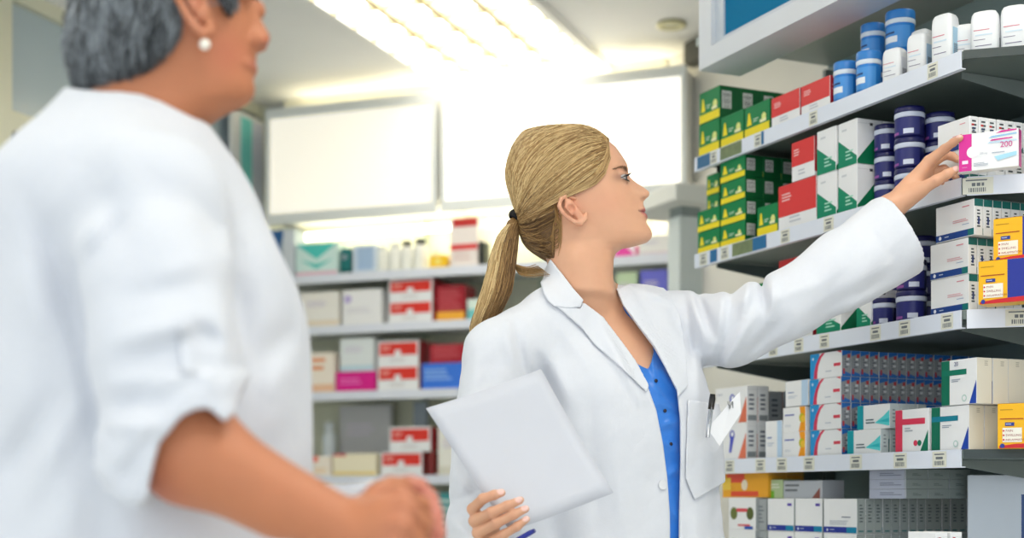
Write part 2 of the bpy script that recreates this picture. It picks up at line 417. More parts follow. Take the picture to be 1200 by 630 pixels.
# back panels and uprights
bp = MB(); A, B_ = Mk, C0+Ld*Lend+Dd*DEPTH
bp.prism([lo(A), lo(A+Dd*.006), lo(B_+Dd*.006), lo(B_)], .0, 2.12); bp.build('back_panel', back_m, unit)
bp = MB(); A, B_ = Mk, C0+Ed*.75+Dd2*DEPTH
bp.prism([lo(A), lo(B_), lo(B_+Dd2*.006), lo(A+Dd2*.006)], .0, 2.12)
for i in range(60):
    p = Mk+(B_-Mk)*((i+.5)/60); bp.prism([lo(p-Ed*.0025-Dd2*.003), lo(p+Ed*.0025-Dd2*.003), lo(p+Ed*.0025), lo(p-Ed*.0025)], .0, 2.1)
bp.build('back_panel', back_m, unit2)
for t in (.17, .19, Lend-.03):
    p = C0+Ld*t+Dd*(DEPTH-.03); d2 = Ld*.012
    MB().prism([lo(p), lo(p+Dd*.028), lo(p+d2+Dd*.028), lo(p+d2)], .0, 2.1).build('upright', post_m, unit)
p = C0+Ed*.7+Dd2*(DEPTH-.03)
MB().prism([lo(p), lo(p+Ed*.03), lo(p+Ed*.03+Dd2*.028), lo(p+Dd2*.028)], .0, 2.1).build('upright', post_m, unit2)
MB().prism([lo(C0), lo(Mk), lo(C0+Ld*Lend+Dd*DEPTH), lo(C0+Ld*Lend)][::-1], 2.12, 2.14).build('top_board', mat((168, 176, 170), .5), unit)
MB().prism([lo(C0), lo(C0+Ed*.75), lo(C0+Ed*.75+Dd2*DEPTH), lo(Mk)], 2.12, 2.14).build('top_board', mat((168, 176, 170), .5), unit2)
# header above the bay: framed blue sign panel
hd_off = -.02
hz0, hz1 = 2.045, 2.75
hm = mat((222, 226, 232), .4, .03, 8)
H = MB()
def hp(t, f): return lo(C0+Ld*t+Dd*f)
TL = t1(819, hd_off); T0 = -.05
fr = .07
H.prism([hp(T0, hd_off), hp(T0, .10), hp(TL, .10), hp(TL, hd_off)], hz0, hz0+.046)
H.prism([hp(TL-fr*.8, hd_off), hp(TL-fr*.8, .10), hp(TL, .10), hp(TL, hd_off)], hz0+.046, hz1)
H.prism([hp(T0, hd_off+.03), hp(T0, .10), hp(TL-fr*.8, .10), hp(TL-fr*.8, hd_off+.03)], hz0+.046, hz1)
header = H.build('header', hm, unit)
f2 = MB(); e0, e1 = hd_off+.012, hd_off+.03
tl2 = TL-fr*.8
f2.prism([hp(T0, e0), hp(T0, e1), hp(tl2, e1), hp(tl2, e0)], hz0+.046, hz0+.06)
f2.prism([hp(tl2-.035, e0), hp(tl2-.035, e1), hp(tl2, e1), hp(tl2, e0)], hz0+.06, hz1)
f2.build('sign_frame', mat((206, 214, 224), .3), header)
f3 = MB(); f3.prism([hp(T0, e0+.006), hp(T0, e1), hp(tl2-.035, e1), hp(tl2-.035, e0+.006)], hz0+.06, hz1)
f3.build('sign_panel', mat((10, 122, 168), .7, .02, 8, spec=.15), header)
# slim lamp tube behind the header lighting the top shelf
lt = MB(); p0, p1 = at1(.1, .14, 2.09), at1(Lend-.04, .14, 2.09)
lt.tube([p0-Vector((C0.x, C0.y, 0)), p1-Vector((C0.x, C0.y, 0))], .012, 12); lt.build('lamp_tube', mat((255, 250, 235), .4, 0, 5, emit=2.0), unit)

# ------------------------------------------------------------------ products
GRN, DGRN, YEL, REDB, TEALG, NAVY, BLU, PINK, ORG = (10, 128, 72), (12, 92, 48), (244, 222, 40), (222, 62, 62), (8, 136, 100), (32, 36, 128), (30, 120, 206), (214, 44, 150), (246, 160, 30)
def green_design(): return [('r', 'R', DGRN, (0, 0, 1, 1)), ('r', 'F', YEL, (0, .04, 1, .3)), ('p', 'F', YEL, [(.1, .38), (.3, .38), (.22, .78), (.16, .78)]),
    ('c', 'F', (226, 232, 140), (.78, .5, .13)), ('r', 'F', (240, 240, 190), (.62, .34, .88, .44)), ('n', 'F', (200, 226, 200), (.36, .42, .58, .56), 2), ('b', 'R', 0, (.1, .3, .55, .85)), ('r', 'T', (16, 112, 62), (0, 0, 1, 1))]
def red_design(sp=.4): return [('r', 'F', REDB, (0, sp, 1, 1)), ('n', 'F', (244, 200, 200), (.1, .62, .4, .82), 3), ('n', 'F', (200, 204, 212), (.3, .1, .7, .28), 2), ('r', 'R', (176, 30, 44), (0, .1, 1, 1)), ('n', 'R', (226, 160, 160), (.12, .5, .8, .75), 2), ('r', 'T', REDB, (0, 0, 1, 1))]
def tri_design(): return [('p', 'F', TEALG, [(0, 0), (1, 0), (1, .18), (0, .62)]), ('n', 'F', (170, 220, 200), (.4, .12, .8, .36), 3), ('p', 'R', (12, 116, 76), [(0, 0), (1, 0), (1, .82), (0, .1)]), ('r', 'R', (60, 60, 66), (.5, .86, .62, .92)), ('n', 'F', (210, 214, 218), (.2, .76, .6, .86), 1)]
def bay1_span(x0, x1, f=0): 
    a, b = t1(x0, f), t1(x1, f); return (a+b)/2, a-b
def B1(tc, f0=.004): return lambda f, z: at1(tc, f0+f, z)
def put1(desc, where, group, x0, x1, hp_, z, design, base=WHT, d=.05, tiers=1, deep=1, f=.004, name='medicine_box', deep_of=None, cat='box'):
    tc, w_ = bay1_span(x0, x1, f); h_ = hpx((x0+x1)/2, hp_, f)
    me = carton(w_-.0015, d, h_, design, base)
    rows(desc, where, group, me, (w_, d, h_), B1(tc, f), R1, z, tiers, deep, name=name, deep_of=deep_of, cat=cat)
    return h_
# top shelf
z = SZ[0]+.001
put1('green box with yellow band', 'leftmost on the top shelf', 'green boxes on the top shelf', 819, 843, 37.5, z, green_design(), GRN, .06, 2, 4, deep_of=[4, 4])
put1('green box with yellow band', 'beside the tallest green stack', 'green boxes on the top shelf', 844, 871, 37, z, green_design(), GRN, .06, 1, 4)
put1('green box with yellow band', 'next to the red box', 'green boxes on the top shelf', 872.5, 902, 36.5, z, green_design(), GRN, .06, 1, 3)
put1('red and white box', 'beside the green boxes, top shelf', 'red and white boxes', 903.5, 937, 35, z, red_design(.35), WHT, .05, 1, 3)
put1('red and white box', 'beside the blue tubs, top shelf', 'red and white boxes', 938, 972, 35.5, z, red_design(.33), WHT, .05, 1, 3)

def tub(r_, h_, body, lid, ring, label, cat, group, name='plastic_tub', lab=None):
    root = empty(name, (0, 0, 0), 0, label, cat, group)
    hb = h_*.74
    MB().lathe([(r_*.9, 0), (r_*.96, .002), (r_*.97, hb*.9), (r_*.97, hb)], 28).build('body', mat(body, .3, .03, 40), root)
    b = MB(); b.lathe([(r_*.99, hb-.006), (r_*1.01, hb-.004), (r_*1.01, hb+.002), (r_*.99, hb+.004)], 28); b.build('seal_ring', mat(ring, .35), root)
    MB().lathe([(r_*.995, hb+.004), (r_*1.0, hb+.006), (r_*1.0, h_-.004), (r_*.97, h_-.0005), (r_*.6, h_)], 28).build('lid', mat(lid, .35, .05, 40), root)
    lm = MB(); rr = r_*.975
    def arc(a0, a1, z0, z1, mi, e=0):
        n = 8; vs = []
        for i in range(n+1):
            a = a0+(a1-a0)*i/n
            vs += [((rr+e)*math.cos(a), (rr+e)*math.sin(a), z0), ((rr+e)*math.cos(a), (rr+e)*math.sin(a), z1)]
        lm.add(vs, [(2*i, 2*i+2, 2*i+3, 2*i+1) for i in range(n)], mi, True)
    for a0, a1, v0, v1, mi in lab: arc(a0, a1, v0*hb, v1*hb, mi, .0004 if mi else .0002)
    lm.build('label', [mat(c, .4, .03, 40) for c in LABC[name]], root)
    return root
LABC = {'plastic_tub': [(70, 150, 224), (236, 240, 246), (24, 60, 120)], 'navy_tub': [(34, 38, 112), (214, 220, 238), (150, 80, 160)]}
FACE = math.atan2(-.75, -.66)          # the direction towards the aisle
blue_lab = [(FACE-1.2, FACE+1.2, .12, .82, 0), (FACE-.9, FACE+.3, .3, .5, 1), (FACE-.8, FACE+.1, .58, .64, 2)]
navy_lab = [(FACE-1.0, FACE+1.3, .08, .85, 0), (FACE+.15, FACE+.85, .12, .34, 1), (FACE-.9, FACE-.2, .1, .22, 2)]
def put_tubs(kind, px, f, z0s, r_, h_, labels, group):
    body, lid, ring, lab = ((28, 128, 214), (50, 130, 206), (226, 236, 246), blue_lab) if kind == 'plastic_tub' else ((20, 23, 86), (17, 20, 84), (206, 214, 232), navy_lab)
    for i, lb in enumerate(labels):
        key = (kind, r_, h_)
        if key not in TUBS: TUBS[key] = o = tub(r_, h_, body, lid, ring, lb, 'tub', group, kind, lab)
        else: o = copy_tree(TUBS[key])
        o['label'] = lb; o['group'] = group; o['category'] = 'tub'
        p = at1(t1(px, f), f, z0s+i*(h_+.0006)); o.location = p; o.rotation_euler = (0, 0, random.uniform(-.15, .15))
TUBS = {}
g = 'blue tubs on the top shelf'
put_tubs('plastic_tub', 991, .03, z, .026, .088, ['blue tub with white ring, nearest the red boxes on the top shelf'], g)
put_tubs('plastic_tub', 1018, .03, z, .0262, .0885, ['blue tub with white ring beside the leftmost white bottle'], g)
put_tubs('plastic_tub', 1023, .10, z, .0262, .0885, ['lower blue tub in the second row, behind the front tubs', 'upper blue tub of the left stack at the back of the top shelf'], g)
put_tubs('plastic_tub', 1055, .10, z, .031, .0885, ['lower blue tub in the second row, hidden behind the white bottles', 'tallest standing blue tub, topmost above the white bottles'], g)

def bottle(wd, dp, h_, label, accent):
    root = empty('plastic_bottle', (0, 0, 0), 0, label, 'bottle', 'white bottles on the top shelf')
    b = MB(); n = 32
    prof = [(.94, 0), (1, .003), (1, h_*.72), (.985, h_*.8), (.93, h_*.9), (.8, h_*.965), (.55, h_*.995), (.2, h_)]
    vs = []; fs = []
    for s, zz in prof:
        for k in range(n):
            a = 2*math.pi*k/n; c_, s_ = math.cos(a), math.sin(a)
            vs.append((math.copysign(abs(c_)**.45, c_)*wd/2*s, math.copysign(abs(s_)**.45, s_)*dp/2*s, zz))
    for j in range(len(prof)-1):
        for k in range(n): fs.append((j*n+k, j*n+(k+1) % n, (j+1)*n+(k+1) % n, (j+1)*n+k))
    fs += [list(range(n))[::-1], [(len(prof)-1)*n+k for k in range(n)]]
    b.add(vs, fs, 0, True); b.build('body', mat((238, 240, 242), .35, .02, 30), root)
    l = MB(); e = dp/2+.0006
    l.box((-wd*.36, -e, h_*.52), (wd*.2, -e+.0004, h_*.535), 0); l.box((-wd*.36, -e, h_*.3), (wd*.05, -e+.0004, h_*.312), 1)
    l.box((-wd*.3, -e, h_*.4), (wd*.3, -e+.0004, h_*.43), 2); l.box((-wd*.3, -e, h_*.16), (wd*.28, -e+.0004, h_*.175), 1)
    ex = wd/2+.0006
    l.box((ex-.0004, -dp*.3, h_*.12), (ex, dp*.3, h_*.68), 3)
    for i in range(7): l.box((ex, -dp*.22, h_*(.15+.03*i)), (ex+.0003, dp*.22, h_*(.163+.03*i)), 4)
    l.build('label', [mat((216, 110, 130), .4), mat((120, 110, 140), .4), mat((210, 226, 238), .4), mat(accent, .4), mat((90, 96, 110), .4)], root)
    return root
for px, f, wd, h_, bay, lb, ac in ((1047, .016, .044, .068, 1, 'short white bottle in front of the blue tubs, leftmost bottle', (226, 228, 236)),
        (1076, .02, .044, .078, 1, 'white bottle with pale blue side label, second from the blue tubs', (176, 206, 234)),
        (1079, .085, .046, .115, 1, 'white bottle standing behind the second bottle from the blue tubs', (232, 234, 238)),
        (1106, .02, .046, .094, 1, 'tall white bottle at the shelf corner with light blue side panel', (168, 204, 226)),
        (1131, .08, .042, .072, 2, 'white bottle set back, just right of the shelf corner bottle', (226, 228, 230)),
        (1155, .045, .052, .083, 2, 'white bottle with barcode side, second from right on the top shelf', (236, 238, 240)),
        (1190, .045, .052, .089, 2, 'white bottle with blue side stripe, rightmost on the top shelf', (80, 140, 216)),
        (1172, .12, .045, .07, 2, 'white bottle with red edge, behind the two rightmost bottles', (190, 40, 60))):
    o = bottle(wd, wd*.8, h_, lb, ac)
    if bay == 1: o.location = at1(t1(px, f), f+.004, z); o.rotation_euler = (0, 0, R1+.3)
    else: o.location = at2(s2(px, f), f, z); o.rotation_euler = (0, 0, R2-.2)

# second shelf
z = SZ[1]+.001; g = 'green boxes on the second shelf'
hg = put1('small green box with yellow band', 'leftmost stack, second shelf', g, 817, 843, 25, z, green_design(), GRN, .05, 2, 3)
put1('small green box', 'tall stack, second shelf', g, 844, 873, 25, z, green_design(), GRN, .05, 4, 4, deep_of=[4, 4, 4, 4])
put1('small green box', 'set back atop the leftmost stack', g, 828, 843, 24, z+2*hg+.001, green_design(), GRN, .05, 2, 1, f=.058)
put1('green box with yellow band', 'just left of the red box', g, 887, 911, 35, z, green_design(), GRN, .06, 1, 2)
put1('green box', 'stack behind the single green box', g, 893, 915, 30, z, green_design(), GRN, .05, 3, 1, f=.14)
h = put1('large red and white box', 'bottom of the second shelf', 'red and white boxes', 911.5, 956, 53, z, red_design(.3), WHT, .06, 1, 2)
put1('red and white box', 'stacked on the large red box', 'red and white boxes', 927, 954, 46, z+h+.001, red_design(.38), WHT, .05, 1, 2)
g = 'white boxes with green triangles'
put1('white box with green triangle', 'beside the red boxes', g, 957, 980, 52, z, tri_design(), WHT, .06, 2, 3)
put1('white box with green triangle', 'beside the navy tubs', g, 981.5, 1004, 53, z, tri_design(), WHT, .065, 2, 2)
g = 'navy tubs on the second shelf'
N4 = ['bottom', 'second', 'third', 'top']
put_tubs('navy_tub', 1039, .06, z, .0255, .0575, ['navy tub, %s of the left stack beside green triangle boxes' % q for q in ('bottom', 'second', 'third')], g)
put_tubs('navy_tub', 1066, .045, z, .0305, .0615, ['navy tub, %s of the middle stack behind the hand' % q for q in ('bottom', 'second', 'third')], g)
put_tubs('navy_tub', 1101, .10, z, .0305, .0575, ['navy tub, %s of the right stack behind the white boxes' % q for q in ('bottom', 'second', 'third')], g)
hand_box = [('r', 'F', (24, 60, 130), (0, .02, .86, .2)), ('r', 'F', (16, 110, 120), (.86, .02, 1, .2)), ('n', 'F', (226, 150, 160), (.7, .78, .94, .84), 1), ('c', 'F', (230, 236, 246), (.12, .11, .06)), ('n', 'F', (200, 210, 226), (.24, .07, .42, .14), 1),
            ('n', 'F', (222, 160, 168), (.48, .38, .93, .5), 2), ('n', 'F', (140, 160, 196), (.7, .28, .93, .33), 1), ('n', 'R', (70, 80, 84), (.25, .3, .8, .9), 5), ('r', 'R', (200, 60, 60), (.2, .7, .5, .76)), ('n', 'R', (40, 60, 110), (.3, .5, .7, .66), 2), ('r', 'R', (14, 104, 100), (0, .02, 1, .14)), ('r', 'L', (24, 60, 130), (0, .02, 1, .2))]
g = 'white boxes behind the pink one'
put1('white box with blue foot', 'behind the index finger', g, 1098, 1136, 36, z, hand_box, WHT, .021, 2, 9, f=.012)
# the box she is taking, standing at the front edge of the corner bay
pk = [('r', 'F', PINK, (.0, 0, .22, 1)), ('c', 'F', (246, 238, 244), (.24, .5, .16)), ('r', 'F', (246, 220, 238), (.06, .2, .16, .29)), ('n', 'F', (214, 130, 180), (.06, .08, .18, .13), 1),
      ('p', 'F', PINK, [(.62, .93), (.97, .96), (.97, 1), (.72, 1)]), ('p', 'F', (150, 196, 230), [(.5, .82), (.97, .86), (.97, .9), (.56, .87)]), ('p', 'F', PINK, [(.52, .74), (.9, .76), (.9, .79), (.56, .78)]), ('p', 'F', (196, 222, 240), [(.48, .68), (.97, .68), (.97, .72), (.52, .72)]), ('p', 'F', (170, 220, 240), [(.66, .2), (.97, .3), (.97, .4), (.6, .32)]),
      ('t', 'F', (206, 40, 140), '200', .70, .54, .15), ('t', 'F', (170, 175, 190), '200 mg', .36, .4, .06), ('n', 'F', (170, 180, 196), (.56, .39, .88, .44), 1), ('n', 'F', (160, 170, 186), (.26, .1, .5, .2), 3), ('r', 'R', (190, 30, 130), (0, 0, 1, 1)), ('n', 'T', (230, 170, 210), (.1, .2, .9, .8), 2)]
RP = math.atan2(-.5, .866)
def corner_box(name, me, w_, px, Y, zz, rz, label, group, cat='box'):
    ex = Vector((math.cos(rz), math.sin(rz), 0)); p = W(px, 300, Y); p.z = zz
    return placed(me, name, p+ex*w_/2, rz, label, cat, group)
me = carton(.107, .024, .069, pk)
corner_box('medicine_box', me, .107, 1123.5, 2.695, z, RP, 'white and pink box marked 200 gripped by the reaching hand', 'pink boxes at the corner')
p = at2(s2(1203), .015, z)
placed(me, 'medicine_box', p+Vector((Ed.x*.053, Ed.y*.053, 0)), R2, 'white and pink box at the right edge, beside the gripped one', 'box', 'pink boxes at the corner')

# third shelf
z = SZ[2]+.001
put1('white box with green triangle', 'under the sleeve, third shelf', 'white boxes with green triangles', 956, 985, 46, z, tri_design(), WHT, .06, 1, 2)
put1('white box with green triangle', 'beside the low navy tubs', 'white boxes with green triangles', 1003, 1020, 44, z, tri_design(), WHT, .06, 1, 2)
put1('green box with yellow band', 'under the sleeve, third shelf', 'green boxes on the third shelf', 884, 908, 36, z, green_design(), GRN, .06, 2, 2)
put1('red and white box', 'above the sleeve on the third shelf', 'red and white boxes', 912, 952, 50, z, red_design(.35), WHT, .06, 2, 2, f=.05)
g = 'navy tubs on the third shelf'
put_tubs('navy_tub', 1036, .035, z, .0255, .0575, ['navy tub nearest the cuff at the front of the third shelf'], g)
put_tubs('navy_tub', 1068, .035, z, .0305, .0615, ['navy tub, lower of the front pair beside the blue banded boxes', 'navy tub, upper of the front pair below the cuff'], g)
put_tubs('navy_tub', 1080, .11, z, .0305, .0615, ['navy tub, bottom of the stack behind the front pair', 'navy tub, second of the stack behind the front pair', 'navy tub, topmost on the third shelf, behind the cuff'], g)
put_tubs('navy_tub', 1046, .11, z, .0255, .0575, ['navy tub set back behind the one nearest the cuff', 'navy tub, upper of the set back pair behind the cuff'], g)
tall = [('r', 'F', (26, 66, 140), (0, .02, .84, .2)), ('r', 'F', (14, 112, 110), (.84, .02, 1, .2)), ('c', 'F', (236, 240, 248), (.12, .11, .055)), ('n', 'F', (190, 204, 226), (.24, .08, .42, .14), 1), ('n', 'F', (222, 150, 160), (.7, .8, .94, .87), 1), ('n', 'F', (224, 170, 176), (.46, .42, .94, .52), 2), ('n', 'F', (150, 170, 200), (.7, .33, .94, .37), 1),
        ('r', 'R', (14, 104, 100), (0, .8, 1, 1)), ('n', 'R', (60, 70, 80), (.3, .2, .75, .72), 6), ('r', 'R', (40, 60, 120), (.4, .3, .6, .5)), ('r', 'L', (26, 66, 140), (0, .02, 1, .2))]
g = 'white boxes with blue bands, third shelf'
tc, w_ = bay1_span(1090, 1134.5, .006); h_ = .0685
tm = carton(w_, .021, h_, tall)
rows('white box with blue band', 'beside the yellow boxes', g, tm, (w_, .021, h_), B1(tc, .006), R1, z, 2, 6)
tc2, _ = bay1_span(1096, 1139, .006)
for i in range(6): placed(tm, 'medicine_box', at1(tc2-.004, .006+i*.0225, z+2*h_+.002), R1, 'white box with blue band atop the stack beside yellow boxes, %s' % ('front of its row' if i == 0 else ORD[i]+' from the front'), 'box', g)
RED2 = (206, 34, 44)
def yellow_design(): return [('r', 'F', (36, 52, 150), (.34, .0, 1, 1)), ('p', 'F', RED2, [(.02, .0), (1, .0), (1, .16), (.2, .1), (.02, .06)]), ('n', 'F', (190, 140, 20), (.03, .84, .2, .88), 1), ('n', 'F', (170, 70, 20), (.03, .63, .31, .68), 1),
    ('r', 'F', (40, 60, 140), (.09, .5, .2, .58)), ('n', 'F', (190, 200, 236), (.1, .52, .19, .56), 1), ('r', 'F', (244, 240, 226), (.06, .14, .29, .46)), ('t', 'F', (150, 30, 40), 'PAIN', .1, .37, .05), ('t', 'F', (150, 30, 40), 'SWELLING', .1, .27, .05), ('t', 'F', (150, 30, 40), 'INFLAMMATION', .1, .17, .045),
    ('c', 'F', RED2, (.075, .395, .02)), ('c', 'F', RED2, (.075, .295, .02)), ('c', 'F', RED2, (.075, .195, .02)), ('c', 'F', (40, 60, 150), (.06, .06, .05)), ('r', 'F', (30, 30, 110), (.62, .1, .9, .3)), ('n', 'F', (240, 240, 250), (.65, .14, .87, .26), 1), ('c', 'F', (244, 120, 40), (.75, .6, .2)), ('r', 'R', (36, 52, 150), (0, 0, 1, 1)), ('r', 'T', (244, 184, 30), (0, 0, .34, 1))]
ym = carton(.158, .045, .079, yellow_design(), (246, 186, 24))
RY = math.radians(-38); g = 'yellow and blue boxes at the right edge'
corner_box('medicine_box', ym, .158, 1146.5, 2.665, z, RY, 'yellow and blue box on the third shelf, lower of the pair', g)
corner_box('medicine_box', ym, .158, 1164, 2.675, z+.0798, RY, 'yellow and blue box stacked on top of another, third shelf', g)

# fourth shelf
z = SZ[3]+.001
brush = [('p', 'F', (226, 120, 90), [(.74, 0), (1, 0), (1, .72)]), ('c', 'F', (70, 80, 190), (.55, .68, .13)), ('c', 'F', (240, 242, 246), (.56, .7, .07)), ('p', 'F', (80, 90, 200), [(.46, .2), (.52, .18), (.62, .62), (.5, .6)]), ('n', 'F', (150, 160, 180), (.06, .8, .26, .84), 1), ('n', 'F', (160, 170, 190), (.08, .04, .3, .09), 1), ('r', 'R', (150, 156, 160), (.1, .05, .9, .2)), ('n', 'R', (120, 126, 140), (.2, .3, .8, .8), 4)]
g = 'white boxes with orange corner'
put1('white box with violet figure', 'beside her pocket', g, 838, 875, 42, z, brush, WHT, .03, 2, 2)
purp = [('p', 'F', ORG, [(.5, 0), (1, .5), (1, 1), (.4, .8)]), ('c', 'F', (70, 40, 140), (.6, .3, .2)), ('r', 'F', (40, 44, 90), (0, .1, .3, .6)), ('n', 'R', (120, 126, 140), (.2, .2, .8, .8), 4)]
put1('grey spined box with purple figure', 'behind the violet figure boxes', 'purple figure boxes', 872, 884, 40, z, purp, (206, 208, 212), .04, 2, 4, f=.05)
pale = [('r', 'F', (190, 216, 240), (.72, 0, 1, 1)), ('n', 'F', (110, 130, 180), (.12, .5, .5, .58), 1), ('n', 'F', (190, 200, 214), (.12, .3, .6, .42), 2), ('r', 'L', (200, 220, 240), (0, 0, 1, 1))]
h1 = put1('plain white and pale blue box', 'on the fourth shelf', 'pale blue boxes', 896, 916, 43, z, pale, WHT, .05, 1, 2)
yw = [('p', 'F', ORG, [(.7, 0), (1, 0), (1, 1), (.74, 1), (.82, .5)]), ('c', 'F', (200, 190, 40), (.84, .55, .18)), ('c', 'F', (246, 200, 60), (.9, .5, .15)), ('n', 'F', (110, 120, 190), (.1, .62, .6, .74), 1), ('n', 'F', (200, 206, 216), (.1, .2, .4, .3), 2)]
h2 = put1('white box with orange wedge', 'beside the red arc boxes', 'white boxes with orange wedge', 917, 944, 29, z, yw, WHT, .05, 2, 2)
put1('pale blue box', 'topping the orange wedge boxes', 'pale blue boxes', 920, 947, 30, z+2*h2+.002, pale, WHT, .05, 1, 2)
arc = [('r', 'F', (40, 150, 214), (0, 0, .3, 1)), ('p', 'F', (214, 60, 90), [(.12, 0), (.14, .3), (.2, .6), (.32, .9), (.4, 1), (.48, 1), (.36, .8), (.27, .5), (.24, .2), (.24, 0)]), ('p', 'F', WHT, [(.24, 0), (.24, .2), (.27, .5), (.36, .8), (.48, 1), (1, 1), (1, 0)]), ('c', 'F', (200, 220, 240), (.1, .8, .06)), ('r', 'F', (220, 70, 90), (.76, .42, .97, .54)), ('n', 'F', (200, 206, 216), (.5, .2, .8, .3), 1), ('p', 'F', (220, 60, 80), [(.86, 1), (1, 1), (1, .9)]),
       ('r', 'R', (156, 160, 164), (0, 0, 1, 1)), ('p', 'R', (40, 110, 190), [(0, .78), (1, .9), (1, 1), (0, 1)]), ('p', 'R', (40, 110, 190), [(0, 0), (1, 0), (1, .1), (0, .24)]), ('r', 'R', (190, 70, 76), (.1, .1, .32, .3)), ('r', 'R', (200, 70, 76), (.6, .72, .9, .86)), ('n', 'R', (108, 112, 120), (.3, .3, .7, .7), 4), ('n', 'R', (220, 222, 224), (.45, .35, .9, .75), 2)]
g = 'red arc boxes in deep rows'
put1('white box with red arc', 'on the fourth shelf', g, 948.5, 986, 30, z, arc, WHT, .0235, 4, 15)
teal = [('r', 'F', (10, 158, 172), (0, 0, .2, 1)), ('p', 'F', (90, 210, 214), [(.55, .25), (1, .1), (1, .75), (.8, .5)]), ('p', 'F', (40, 186, 196), [(.62, .3), (1, .25), (1, .42)]), ('n', 'F', (90, 110, 120), (.28, .2, .62, .44), 2), ('r', 'R', (196, 206, 208), (0, 0, 1, 1)), ('n', 'R', (140, 150, 156), (.3, .2, .7, .8), 4), ('r', 'R', (30, 90, 100), (.86, .05, 1, .6))]
g = 'white and teal boxes'
tcx, tw = bay1_span(992, 1033, -.0)
h3 = put1('white and teal box', 'at the front of the fourth shelf', g, 992, 1032, 28, z, teal, WHT, .022, 1, 3, f=.002)
put1('white and teal box', 'stacked behind the front teal box', g, 1004, 1043, 28.5, z+h3+.001, teal, WHT, .022, 1, 4, f=.012)
redg = [('r', 'F', (222, 60, 90), (0, 0, .22, 1)), ('r', 'F', (222, 60, 90), (.0, .64, .9, .78)), ('p', 'F', (14, 120, 90), [(.76, 0), (1, 0), (1, .5)]), ('c', 'F', (214, 60, 90), (.62, .2, .07)), ('c', 'F', (20, 120, 90), (.74, .2, .07)), ('n', 'F', (170, 176, 186), (.3, .46, .56, .58), 2), ('n', 'R', (180, 180, 170), (.3, .6, .6, .8), 3)]
grnb = [('r', 'F', (10, 110, 84), (0, 0, .24, 1)), ('r', 'F', (10, 120, 96), (.0, .66, .72, .78)), ('p', 'F', (30, 70, 170), [(.8, 0), (1, 0), (1, .52)]), ('c', 'F', (190, 214, 208), (.66, .14, .08)), ('c', 'F', WHT, (.66, .14, .05)), ('n', 'F', (150, 160, 176), (.3, .5, .56, .58), 2), ('r', 'R', (222, 216, 200), (0, 0, 1, 1)), ('n', 'R', (170, 166, 150), (.5, .82, .75, .94), 3)]
tealb = [(it[0], it[1], (20, 128, 150) if it[2] == (10, 120, 96) else it[2])+tuple(it[3:]) for it in grnb]
tc, w_ = bay1_span(1049, 1088, .004)
me = carton(w_, .05, hpx(1070, 50, .004), redg, WHT)
rows('white box with red stripe', 'beside the green striped boxes', 'red striped box', me, (w_, .05, .08), B1(tc, .004), R1, z, 1, 1)
tc, w_ = bay1_span(1091.5, 1135.5, .004); h4 = hpx(1113, 51.5, .004)
me = carton(w_, .036, h4, tealb, WHT)
rows('white box with teal stripe', 'on the fourth shelf', 'green striped boxes', me, (w_, .036, h4), B1(tc, .004), R1, z, 1, 4)
tc, w_ = bay1_span(1100.5, 1142, .0)
me = carton(w_, .036, hpx(1120, 53, 0), grnb+[('t', 'F', (30, 50, 120), '20', .38, .86, .09)], WHT)
rows('white box with green stripe, marked 20,', 'topping its stack', 'green striped boxes', me, (w_, .036, h4), B1(tc-.004, .002), R1, z+h4+.001, 1, 4)
ym2 = carton(.15, .045, .083, yellow_design(), (246, 186, 24))
corner_box('medicine_box', ym2, .15, 1169, 2.69, z, math.radians(-30), 'yellow and blue box on the fourth shelf at the right edge', g)

# lowest shelf in view
z = SZ[4]+.001
wb = [('r', 'F', (30, 50, 150), (0, .02, .8, .19)), ('r', 'F', (10, 130, 170), (.7, .02, 1, .19)), ('r', 'F', (90, 70, 170), (.76, .78, .92, .86)), ('c', 'F', (220, 230, 246), (.12, .1, .04)), ('n', 'F', (180, 190, 220), (.2, .08, .36, .13), 1), ('r', 'R', (150, 158, 156), (0, 0, 1, 1)), ('n', 'R', (86, 96, 98), (.3, .3, .75, .85), 6), ('n', 'R', (60, 110, 110), (.2, .02, .8, .12), 1)]
wb2 = [i for i in wb if i[2] != (90, 70, 170)]+[('n', 'F', (110, 116, 140), (.56, .44, .94, .5), 1), ('n', 'F', (190, 196, 206), (.2, .24, .94, .38), 3)]
g = 'blue footed boxes on the lowest shelf'
hb = .074
for x0, x1, lb, dsg, dp in ((899, 930, 'first from the left', wb, 3), (931, 963, 'second from the left', wb, 3), (964.5, 1003.5, 'beside the grey spines', wb2, 14)):
    tc, w_ = bay1_span(x0, x1, .006); me = carton(w_-.001, .0215, hb, dsg)
    rows('white box with blue foot', lb, g, me, (w_, .0215, hb), B1(tc, .006), R1, z, 2, dp)
herb = [('c', 'F', (110, 120, 60), (.2, .5, .2)), ('c', 'F', (90, 100, 50), (.8, .5, .2)), ('r', 'F', (222, 80, 90), (.3, .55, .7, .66)), ('r', 'F', (220, 90, 96), (.36, .1, .8, .16)), ('r', 'F', (40, 90, 180), (.6, 0, .9, .1)), ('r', 'R', (176, 182, 184), (0, 0, 1, 1)), ('n', 'R', (130, 136, 140), (.2, .2, .8, .8), 5)]
put1('white box with two green sprigs', 'beside her coat', 'sprig boxes', 853, 885, 37, z, herb, WHT, .04, 2, 2, f=.01)
put1('grey spined box', 'between sprig boxes and blue footed boxes', 'grey spined boxes', 886, 898, 37, z, [('n', 'F', (130, 136, 140), (.2, .2, .8, .8), 5)], (170, 176, 178), .04, 2, 2, f=.02)
zt = z+2*(hb+.0005)
